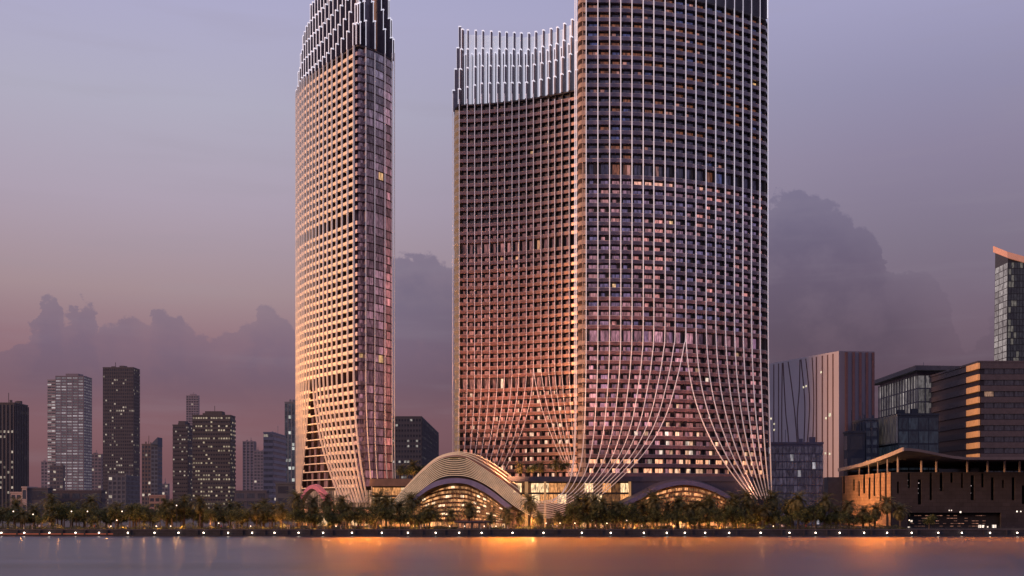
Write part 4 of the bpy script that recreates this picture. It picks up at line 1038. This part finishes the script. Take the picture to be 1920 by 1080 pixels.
for px in (1612, 1630, 1647, 1665):
    Dq = (XM + .8) * F / (px - CX); mb = MB(); mb.tube([(XM + .6, Dq, zt), (XM + .6, Dq, interp(Dq, [385, 412, 443, 462], [29, 26.5, 24.8, 24.2]))], [.28, .28]); mb.build('column', mat('pale_column', (.5, .38, .30), .6), mu)
for px, zc in ((1684, 28.0), (1728, 26.4), (1756, 26.2), (1814, 26.2), (1852, 26.2), (1884, 26.2), (1912, 26.2)):
    mb = MB(); x = XX(px, DM + .5); mb.tube([(x, DM + .6, zt), (x, DM + .6, zc - .1)], [.42, .42]); mb.build('column', MATS['pale_column'], mu)

# ------------------------------------------------------------------ vegetation
def leaf_mat(name, c1, c2):
    m = bpy.data.materials.new(name); m.use_nodes = True; nt = m.node_tree; L = nt.links; b = nt.nodes['Principled BSDF']
    g = nt.nodes.new('ShaderNodeNewGeometry'); n = nt.nodes.new('ShaderNodeTexNoise'); n.inputs['Scale'].default_value = .9; n.inputs['Detail'].default_value = 4
    L.new(g.outputs['Position'], n.inputs['Vector'])
    r = nt.nodes.new('ShaderNodeValToRGB'); r.color_ramp.elements[0].position = .38; r.color_ramp.elements[1].position = .64
    r.color_ramp.elements[0].color = (*c1, 1); r.color_ramp.elements[1].color = (*c2, 1)
    L.new(n.outputs['Fac'], r.inputs[0]); L.new(r.outputs[0], b.inputs['Base Color']); b.inputs['Roughness'].default_value = .6
    tr = nt.nodes.new('ShaderNodeBsdfTranslucent'); L.new(r.outputs[0], tr.inputs[0]); mx = nt.nodes.new('ShaderNodeMixShader'); mx.inputs[0].default_value = .3
    L.new(b.outputs[0], mx.inputs[1]); L.new(tr.outputs[0], mx.inputs[2]); L.new(mx.outputs[0], nt.nodes['Material Output'].inputs[0])
    return m
m_palm = leaf_mat('palm_leaf', (.045, .050, .020), (.27, .225, .08))
m_leaf = leaf_mat('broad_leaf', (.030, .042, .017), (.18, .185, .055))
m_bark = mat('palm_bark', (.11, .075, .05), .9, var=.35, scale=4)
def make_palm(idx, h, fl, seed):
    r = random.Random(seed)
    root = thing('palm_tree', 'x', 'palm tree'); bpy.context.view_layer.update()
    tr = MB(); lx, ly = r.uniform(-.4, .4), r.uniform(-.4, .4); pts = []; rs = []
    for k in range(9):
        t = k / 8.; pts.append((lx * t * t, ly * t * t, h * t)); rs.append(lerp(.34, .24, t) + (.05 if k % 2 else 0) + (.12 if k == 0 else 0))
    tr.tube(pts, rs, 8)
    for k in range(14):                                 # old leaf bases under the crown
        an = k * 2.4; z = h - .2 - .09 * k; tr.tube([(lx + .2 * math.cos(an), ly + .2 * math.sin(an), z), (lx + .6 * math.cos(an), ly + .6 * math.sin(an), z + .35)], [.09, .04], 4)
    trunk = tr.build('trunk', m_bark, root)
    cr = MB(); top = Vector((lx, ly, h))
    for k in range(46):
        an = k * 2.39996 + r.uniform(-.2, .2); el = lerp(1.35, -.75, (k / 45.) ** .85) + r.uniform(-.1, .1); ln = fl * r.uniform(.82, 1.1)
        dirh = Vector((math.cos(an), math.sin(an), 0)); side = Vector((-math.sin(an), math.cos(an), 0))
        pts = []; p = top.copy(); e = el; M_ = 9
        for q in range(M_ + 1):
            pts.append(p.copy()); e -= (.16 + .05 * (1 - el)) * r.uniform(.8, 1.2) * (1 if q else 0); p = p + (dirh * math.cos(e) + Vector((0, 0, math.sin(e)))) * ln / M_
        cr.tube(pts, [lerp(.06, .015, q / M_) for q in range(M_ + 1)], 3, cap=False)
        for q in range(1, M_ + 1):
            a = pts[q - 1]; b = pts[q]; tdir = (b - a).normalized(); up = side.cross(tdir)
            for s_ in (-1, 1):
                for hh in (0, .5):
                    base = a.lerp(b, hh); f = (q - 1 + hh) / M_; L_ = (.95 * math.sin(math.pi * min(.97, .12 + f * .88)) + .18) * fl / 4.2 * r.uniform(.8, 1.15)
                    tip = base + (side * s_ * .78 + tdir * .62 - up * .12 - Vector((0, 0, r.uniform(.05, .4)))).normalized() * L_
                    wv2 = tdir * .085
                    cr.face([base - wv2, base + wv2, tip + wv2 * .2, tip - wv2 * .2])
    crown = cr.build('crown', m_palm, root)
    children_of[root.name] = [trunk, crown]; return root
def make_tree(h, rx, rz, seed, leafn=1500):
    r = random.Random(seed); root = thing('broadleaf_tree', 'x', 'tree'); bpy.context.view_layer.update()
    tr = MB(); z0 = h - rz * 1.5; tr.tube([(0, 0, 0), (.1, 0, z0 * .5), (0, .1, z0), (0, 0, h - rz)], [.22, .17, .14, .06], 7)
    cl = []
    for k in range(15):
        an = r.uniform(0, 6.28); rr_ = r.uniform(.3, .8); c = Vector((math.cos(an) * rx * rr_, math.sin(an) * rx * rr_, h - rz + r.uniform(-.65, .7) * rz)); cl.append((c, r.uniform(.5, .95) * rx * .55))
        if k % 2 == 0: tr.tube([(0, 0, z0), (c.x * .5, c.y * .5, lerp(z0, c.z, .6)), tuple(c)], [.09, .06, .02], 5)
    trunk = tr.build('trunk', m_bark, root); cr = MB()
    for k in range(leafn):
        c, R_ = cl[k % len(cl)]; v = Vector((r.gauss(0, 1), r.gauss(0, 1), r.gauss(0, .8))).normalized() * R_ * (r.random() ** .4)
        p = c + v; u = Vector((r.gauss(0, 1), r.gauss(0, 1), r.gauss(0, 1))).normalized(); w_ = u.cross(Vector((r.gauss(0, 1), r.gauss(0, 1), r.gauss(0, 1)))).normalized(); s_ = r.uniform(.12, .26)
        cr.face([p - u * s_ - w_ * s_ * .3, p - w_ * s_ * .6 + u * 0, p + u * s_, p + w_ * s_ * .6])
    crown = cr.build('crown', m_leaf, root)
    children_of[root.name] = [trunk, crown]; return root
palms = [make_palm(i, h, fl, 20 + i) for i, (h, fl) in enumerate(((6.6, 4.6), (7.6, 4.2), (5.6, 4.8), (8.4, 4.4), (6.9, 5.0)))]
trees = [make_tree(h, rx, rz, 60 + i) for i, (h, rx, rz) in enumerate(((6.4, 3.0, 2.1), (5.2, 2.5, 1.7), (7.4, 3.3, 2.5), (4.6, 2.6, 1.5)))]
used = {}
def put(kind, i, loc, label, group, s=1.):
    src = (palms if kind == 'palm' else trees)[i]
    if src.name not in used:
        used[src.name] = 1; src.location = loc; src.rotation_euler = (0, 0, R.uniform(0, 6.28)); src.scale = (s,) * 3; src['label'] = label; src['group'] = group; return src
    return dup(src, loc, R.uniform(0, 6.28), s, label, group)
zones = [(-60, 190, 'beneath the pale grid tower at far left', 384, 408), (190, 330, 'in front of the tallest dark slab tower', 382, 404), (330, 450, 'in front of the wide lit office tower', 382, 402), (450, 556, 'left of the slender main tower', 380, 402), (556, 700, 'at the foot of the slender main tower', 378, 386), (700, 800, 'before the left end of the wave canopy', 377, 383), (1070, 1180, 'below the swept white fins', 377, 383), (1180, 1330, 'before the violet arch', 377, 384), (1330, 1400, 'right of the violet arch', 377, 384), (1400, 1560, 'between the tall right tower and the museum', 378, 396)]
rr = random.Random(77)
def pick(kind, hpx, D):                                  # choose variant and scale so that it stands hpx tall
    hs = [11.0, 12.0, 10.3, 12.8, 11.6] if kind == 'palm' else [6.6, 5.4, 7.7, 4.8]
    m = hpx * D / F; i = min(range(len(hs)), key=lambda k: abs(hs[k] - m) + rr.random() * 1.5); return i, m / hs[i]
for (xa, xb, where, da, db) in zones:
    span = xb - xa
    big = 1.12 if xa > 550 else 1.
    n = int(span / 15)
    for k in range(n):
        px = xa + span * (k + rr.uniform(-.1, 1.1)) / n; D = rr.uniform(da, db); i, s = pick('palm', rr.choice((rr.uniform(44, 60), rr.uniform(58, 80))) * big, D)
        put('palm', i, (XX(px, D), D, GZ), 'feathery waterfront date palm ' + where, 'date palms ' + where, s)
    n = int(span / 11)
    for k in range(n):
        px = xa + span * (k + rr.uniform(.1, .9)) / n; D = rr.uniform(da - 5, db - 6); D = max(376.5, D); i, s = pick('tree', rr.uniform(22, 52), D)
        put('tree', i, (XX(px, D), D, GZ), 'round leafy waterfront tree ' + where, 'leafy trees ' + where, s)
# individually placed palms  (px, top y, D)
own = [(996, 908, 379, 'lone orange lit palm standing right of the wave canopy end'), (1010, 945, 377, 'short dark palm just right of the lone orange lit palm'), (880, 920, 380, 'palm silhouetted against the lit galleries'), (951, 935, 379, 'palm at the right end of the lit galleries'), (975, 945, 380, 'small palm between galleries and the lone orange lit palm'),
       (1047, 943, 378, 'short round headed palm before the striped trough'), (1232, 908, 378, 'large bushy palm before the left half of the violet arch'), (1313, 922, 379, 'tall palm before the right half of the violet arch'), (1375, 920, 379, 'palm right of the violet arch'), (1433, 928, 380, 'palm where the right hand fins gather'),
       (1487, 918, 380, 'palm before the hazy glass block'), (1568, 932, 379, 'palm left of the museum sunlit wall'), (1592, 922, 380, 'first palm before the museum sunlit wall'), (1618, 930, 381, 'second palm before the museum sunlit wall'), (1640, 928, 380, 'third palm before the museum sunlit wall'), (1664, 912, 379, 'tallest palm at the museum corner'), (1688, 928, 378, 'palm just right of the museum corner'),
       (845, 935, 378, 'palm left of centre before the lit galleries'), (805, 930, 379, 'palm before the left part of the lit galleries'), (1110, 945, 379, 'palm beneath the swept fins'), (1085, 950, 378, 'low palm right of the striped trough'), (920, 948, 379, 'low palm before the right part of the galleries')]
for px, y, D, lab in own:
    hpx = (988 - y) * 1.0; i, s = pick('palm', hpx, D)
    o = put('palm', i, (XX(px, D), D, GZ), lab, None, s)
    if 'group' in o: del o['group']
for px, y, D, lab in ((1060, 962, 378, 'small round tree right of the short palm at the trough'), (1125, 958, 379, 'round tree before the lit glazing under the swept fins'), (1155, 955, 378, 'broad dark tree left of the violet arch'), (1170, 962, 377, 'small ball shaped tree beside the broad dark tree'), (1255, 952, 377, 'dark green tree under the large bushy palm'), (1350, 958, 378, 'leafy tree below the right end of the violet arch'), (1385, 960, 378, 'leafy tree under the gathered fins'),
                      (1405, 958, 377, 'pale leafy tree left of the gathered fins foot'), (1575, 955, 377, 'leafy tree at the museum grey end wall'), (1600, 962, 377, 'bushy tree in front of the museum sunlit wall'), (1630, 957, 377, 'dark round tree in front of the museum sunlit wall'), (1742, 962, 379, 'small tree before the museum ground opening'), (820, 952, 377, 'dark round tree before the galleries left end'), (795, 950, 377, 'dark tree beside the wave canopy foot'), (1300, 962, 377, 'small leafy tree below the tall palm at the violet arch')):
    i, s = pick('tree', 988 - y, D); o = put('tree', i, (XX(px, D), D, GZ), lab, None, s)
    if 'group' in o: del o['group']
# roof garden
for px, y, D, kind, lab in ((776, 853, 424, 'palm', 'orange lit palm on the garden podium roof left of the wave canopy'), (750, 862, 426, 'palm', 'darker palm on the garden podium roof next to the slender tower'), (764, 878, 421, 'tree', 'round bush on the garden podium roof'), (790, 874, 423, 'tree', 'round tree on the garden podium beside the canopy slope'),
                            (1043, 852, 402, 'palm', 'palm on the podium roof left of the tall right tower'), (1012, 856, 404, 'palm', 'thin palm on the podium roof before the middle tower'), (973, 858, 403, 'palm', 'palm on the podium roof at the left of the middle tower glow'), (1060, 862, 404, 'tree', 'roof terrace tree next to the nose of the tall right tower'), (996, 872, 401, 'tree', 'low roof terrace tree before the middle tower')):
    z = 20.2 if px < 900 else 20.56; yb = HY - (z - CZ) * F / D; i, s = pick(kind, yb - y, D); o = put(kind, i, (XX(px, D), D, z), lab, None, s)
    if 'group' in o: del o['group']
# shrubs: uncountable
mb = MB(); r = random.Random(5)
for k in range(40000):
    px = r.uniform(-80, 1700); D = r.uniform(376.2, 380.5); 
    hmax = 1.3 + 1.1 * (math.sin(px * .11) * math.sin(px * .037 + 1)) 
    if hmax < .35: continue
    p = Vector((XX(px, D), D, GZ + r.random() ** 1.5 * hmax)); u = Vector((r.gauss(0, 1), r.gauss(0, 1), r.gauss(0, 1))).normalized(); w_ = u.cross(Vector((r.gauss(0, 1), r.gauss(0, 1), r.gauss(0, 1)))).normalized(); s_ = r.uniform(.1, .2)
    mb.face([p - u * s_, p - w_ * s_ * .6, p + u * s_, p + w_ * s_ * .6])
o = mb.build('shrubbery', m_leaf); tag(o, 'low dark shrubs planted along the waterfront promenade under the trees', 'shrubs'); o['kind'] = 'stuff'

# ------------------------------------------------------------------ lamps
m_globe = mat('lamp_globe', (.9, .85, .8), emis=(1., .80, .62), es=8)
m_globe2 = mat('post_globe', (.9, .85, .8), emis=(1., .72, .5), es=3)
m_post = mat('lamp_post_metal', (.04, .04, .045), .5, metal=.5)
QL = [3, 46, 93, 142, 186, 240, 290, 335, 382, 428, 473, 515, 560, 606, 660, 716, 765, 817, 861, 903, 961, 1019, 1091, 1145, 1207, 1250, 1284, 1322, 1367, 1426, 1480, 1529, 1574, 1620, 1663, 1709, 1759, 1803, 1856, 1907]
where_l = lambda px: 'left of the main towers' if px < 556 else ('below the slender tower and wave canopy' if px < 1000 else ('below the tall right tower' if px < 1443 else 'below the museum and striped slab'))
base_l = thing('quay_lamp', 'x', 'lamp'); bpy.context.view_layer.update()
mb = MB(); mb.ball((0, -.45, 0), .24); g_ = mb.build('globe', m_globe, base_l, smooth=True)
mb = MB(); mb.box(-.06, .06, -.45, -.12, -.32, -.25); mb.box(-.14, .14, -.125, 0, -.45, .05); b_ = mb.build('bracket', m_post, base_l)
children_of[base_l.name] = [g_, b_]
for k, px in enumerate(QL):
    loc = (XX(px, 369.6), 369.86, ZZ(999, 369.5)); lab = 'white globe lamp on the quay wall ' + where_l(px); grp = 'quay wall lamps ' + where_l(px)
    if k == 0: base_l.location = loc; base_l['label'] = lab; base_l['group'] = grp
    else: dup(base_l, loc, 0, 1., lab, grp)
PLs = [(25, 961), (62, 963), (134, 961), (164, 961), (229, 960), (219, 974), (208, 985), (293, 987), (320, 986), (331, 950), (410, 984), (470, 985), (630, 986), (765, 984), (843, 987), (871, 987), (908, 986), (930, 985), (1024, 981), (1050, 979), (1078, 981), (1110, 978), (1175, 977), (1138, 981), (1705, 977), (1450, 985)]
base_p = thing('lamp_post', 'x', 'street lamp'); bpy.context.view_layer.update()
posts = {}
for k, (px, y) in enumerate(PLs):
    D = 375.6; h = ZZ(y, D) - GZ; key = round(h, 0)
    wl = where_l(px); lab = 'slim promenade lamp post with small globe ' + wl; grp = 'promenade lamp posts ' + wl
    o = base_p if k == 0 else thing('lamp_post', lab, 'street lamp', group=grp)
    o.location = (XX(px, D), D, GZ); o['label'] = lab; o['group'] = grp
    bpy.context.view_layer.update()
    if key not in posts:
        mb = MB(); mb.tube([(0, 0, 0), (0, 0, key - .1)], [.07, .045], 6); mb.tube([(0, 0, 0), (0, 0, .3)], [.13, .12], 6); a_ = mb.build('post', m_post)
        mb = MB(); mb.ball((0, 0, key + .1), .19); c_ = mb.build('globe', m_globe2, smooth=True); posts[key] = (a_, c_); a_.parent = o; c_.parent = o
    else:
        for q in posts[key]: c = q.copy(); col.objects.link(c); c.parent = o

# kiosks
def kiosk(label, px0, px1, y0, D, wall, roof, over=1.2):
    x0, x1, z = XX(px0, D), XX(px1, D), ZZ(y0, D); t = thing('kiosk', label, 'kiosk', ((x0 + x1) / 2, D, GZ)); bpy.context.view_layer.update()
    mb = MB(); mb.box(x0, x1, D, D + 4, GZ, z - .4); mb.build('wall', wall, t)
    mb = MB(); mb.box(x0 - over, x1 + over, D - over, D + 4.5, z - .39, z); mb.build('roof', roof, t)
    mb = MB()
    for k in range(4):
        a = lerp(x0, x1, (k + .15) / 4); b = lerp(x0, x1, (k + .85) / 4); mb.face([(a, D - .03, GZ + .4), (b, D - .03, GZ + .4), (b, D - .03, z - .8), (a, D - .03, z - .8)], 0, (.35, .13, .06))
    mb.build('window', g_warm, t, glow=True)
kiosk('low pavilion with dark violet flat roof on the promenade before the galleries', 858, 912, 977, 377, m_pod, m_pod)
kiosk('small brown box kiosk at the right end of the galleries', 947, 977, 961, 384, mat('kiosk_brown', (.20, .11, .08), .7), m_pod_b, .3)

# ------------------------------------------------------------------ people on the promenade
def person_mesh(seed, cloth, legs):
    r = random.Random(seed); me = bpy.data.meshes.new('person')
    st = r.uniform(.06, .26)
    V = [(0, 0, .95), (0, 0, 1.15), (0, .0, 1.38), (0, 0, 1.50), (0, 0, 1.60), (0, .02, 1.72),
         (.10, 0, .92), (.11, -st, .50), (.11, -st * .6, .07), (.11, -st * .6 - .16, .04),
         (-.10, 0, .92), (-.11, st, .50), (-.11, st * 1.3, .07), (-.11, st * 1.3 - .16, .04),
         (.19, 0, 1.40), (.24, .06, 1.12), (.25, -.04, .88), (.25, -.07, .78), (-.19, 0, 1.40), (-.24, -.06, 1.12), (-.25, -.14, .90), (-.25, -.17, .80)]
    E = [(0, 1), (1, 2), (2, 3), (3, 4), (4, 5), (0, 6), (6, 7), (7, 8), (8, 9), (0, 10), (10, 11), (11, 12), (12, 13), (2, 14), (14, 15), (15, 16), (16, 17), (2, 18), (18, 19), (19, 20), (20, 21)]
    rad_ = [.15, .14, .16, .06, .095, .085, .09, .065, .045, .04, .09, .065, .045, .04, .065, .045, .035, .04, .065, .045, .035, .04]
    me.from_pydata(V, E, []); o = bpy.data.objects.new('person_proto', me); col.objects.link(o)
    md = o.modifiers.new('s', 'SKIN'); sk = me.skin_vertices[0].data
    for i, q in enumerate(rad_): sk[i].radius = (q, q * .8)
    sk[0].use_root = True
    sb_ = o.modifiers.new('d', 'SUBSURF'); sb_.levels = 1
    bpy.context.view_layer.update(); dg = bpy.context.evaluated_depsgraph_get(); ev = o.evaluated_get(dg); m2 = bpy.data.meshes.new_from_object(ev)
    m2.name = 'person_body'; m2.materials.clear()
    for m in (cloth, legs, mat('skin', (.36, .21, .15), .6)): m2.materials.append(m)
    for p in m2.polygons:
        z = p.center.z; p.material_index = 2 if (z > 1.50 or (abs(p.center.x) > .2 and z < .87)) else (0 if z > .93 else 1)
    bpy.data.objects.remove(o); return m2
cl = [mat('cloth_white', (.6, .56, .54), .8), mat('cloth_black', (.02, .02, .025), .8), mat('cloth_red', (.30, .05, .04), .8), mat('cloth_tan', (.36, .25, .16), .8)]
pm = [(person_mesh(1, cl[0], cl[1]), 'white top and dark trousers'), (person_mesh(2, cl[1], cl[1]), 'dark clothes'), (person_mesh(3, cl[2], cl[1]), 'red top and dark trousers'), (person_mesh(4, cl[3], cl[0]), 'tan top and pale trousers')]
mb = MB(); mb.ball((0, .025, 1.735), .108, sq=(1, 1, .85)); hair = mb.build('hair', mat('dark_hair', (.03, .02, .015), .7), smooth=True); hair_me = hair.data; bpy.data.objects.remove(hair)
clusters = [(60, 16, 'left of the main towers'), (205, 40, 'left of the main towers'), (430, 22, 'left of the main towers'), (545, 10, 'left of the main towers'), (665, 30, 'below the slender tower'), (775, 30, 'below the slender tower'), (925, 30, 'below the wave canopy'), (1060, 26, 'below the tall right tower'), (1150, 40, 'below the tall right tower'), (1200, 22, 'below the tall right tower'), (1500, 40, 'right of the tall right tower')]
rp = random.Random(21)
for (px, sp, wh) in clusters:
    for k in range(6):
        me, cd = pm[rp.randrange(4)]; D = rp.uniform(371.6, 375.0)
        o = bpy.data.objects.new('person', me); col.objects.link(o); o.location = (XX(px + rp.uniform(-sp, sp), D), D, GZ + .012); o.rotation_euler = (0, 0, rp.uniform(0, 6.28)); s_ = rp.uniform(.94, 1.06); o.scale = (s_,) * 3
        tag(o, 'person in %s on the promenade %s' % (cd, wh), 'person', 'people in %s on the promenade %s' % (cd, wh))
        h = bpy.data.objects.new('hair', hair_me); col.objects.link(h); h.parent = o

# ------------------------------------------------------------------ garden lights, tower floodlights and added spots
LW = (1, .42, .13)
for px, D, z, pw in ((985, 381, 4.5, 900), (1000, 378, 5, 700), (1225, 383, 4, 900), (1290, 385, 4, 900), (1345, 383, 4, 700), (640, 392, 4.5, 900), (590, 392, 4.5, 700), (700, 392, 5, 700), (470, 376.5, 4, 260), (330, 376.5, 4, 260), (390, 376.5, 4, 260), (1600, 386, 4, 500), (1500, 384, 4, 500), (1430, 386, 4, 500), (860, 385, 6, 700), (930, 385, 6, 700), (1120, 386, 5, 900), (240, 377, 4, 200), (90, 380, 4, 150), (520, 380, 4, 300)):
    lamp('garden_light', 'POINT', (XX(px, D), D, z), pw * 1.5, LW, shadow_soft_size=.15)
gl = random.Random(31)
for k in range(46):
    px = -20 + k * 32 + gl.uniform(-8, 8)
    if 855 < px < 915 or px > 1680: continue
    lamp('garden_light', 'POINT', (XX(px, 376.3), 376.3, GZ + gl.uniform(.6, 1.6)), gl.uniform(120, 480) * (1.5 if px > 540 else 1.), (1, .40, .12), shadow_soft_size=.12)
for px, D, z, pw in ((776, 420, 21.5, 400), (1000, 400, 21.5, 500), (1043, 399, 21.5, 300)):
    lamp('roof_garden_light', 'POINT', (XX(px, D), D, z), pw, LW, shadow_soft_size=.3)
def flood(loc, tgt, pw, c, ang=70):
    o = lamp('facade_light', 'SPOT', loc, pw, c, spot_size=rad(ang), spot_blend=1., shadow_soft_size=1.); aim(o, tgt); return o
WF = (1, .42, .24)
flood((XX(905, 440), 436, 21), (XX(905, 470), 470, 75), 130000, WF)
flood((XX(1000, 430), 428, 21), (XX(1000, 463), 463, 75), 130000, WF)
flood((-135, 448, 8), (-93, 474, 95), 400000, (1, .46, .15), 66)  # added spot standing in for low sun on the left tower
flood((-125, 425, 6), (-80, 458, 60), 150000, (1, .5, .2), 58)  # second added spot gilding that same face lower down
flood((XX(1092, 372), 372, 8), (XX(1088, 400), 402, 90), 90000, (1, .5, .22), 60)
flood((XX(955, 384), 384, 20), (XX(960, 466), 466, 60), 60000, (1, .42, .18), 80)
flood((XX(640, 400), 400, 8), (XX(640, 446), 446, 45), 60000, (1, .45, .16), 70)
flood((XX(1150, 380), 376, 12), (XX(1150, 400), 400, 70), 90000, (1, .42, .26))
flood((XX(1300, 380), 378, 12), (XX(1300, 408), 408, 70), 70000, (1, .42, .26))
flood((XX(1400, 395), 392, 12), (XX(1400, 415), 415, 70), 9000, WF)
flood((XX(700, 425), 418, 21), (XX(710, 446), 446, 70), 25000, WF)
# added spots without fixtures, placed only to bring an orange glow onto the water
def glow_env(px):
    g = lambda c, w: math.exp(-((px - c) / w) ** 2)
    return .22 * sst(540, 640, px) + .85 * g(680, 50) + 1.45 * g(948, 46) + .25 * g(1090, 60) + .10 * g(1300, 90) + .80 * g(1645, 48)
for k in range(86):
    px = 560 + k * 16.4
    o = lamp('water_glow_spot', 'SPOT', (XX(px, 371.5), 371.5, 8.0), 1800 * glow_env(px), (1, .24, .015), spot_size=rad(70), spot_blend=1., shadow_soft_size=.5); aim(o, (XX(px, 371.5) * .6, 215, -30))
o = lamp('museum_floodlight', 'SPOT', (112, 425, 3.2), 22000, (1, .50, .20), spot_size=rad(120), spot_blend=1., shadow_soft_size=1.5); aim(o, (136.5, 425, 12)); o.data.energy = 48000
scene.cycles.use_denoising = True
scene.cycles.max_bounces = 5
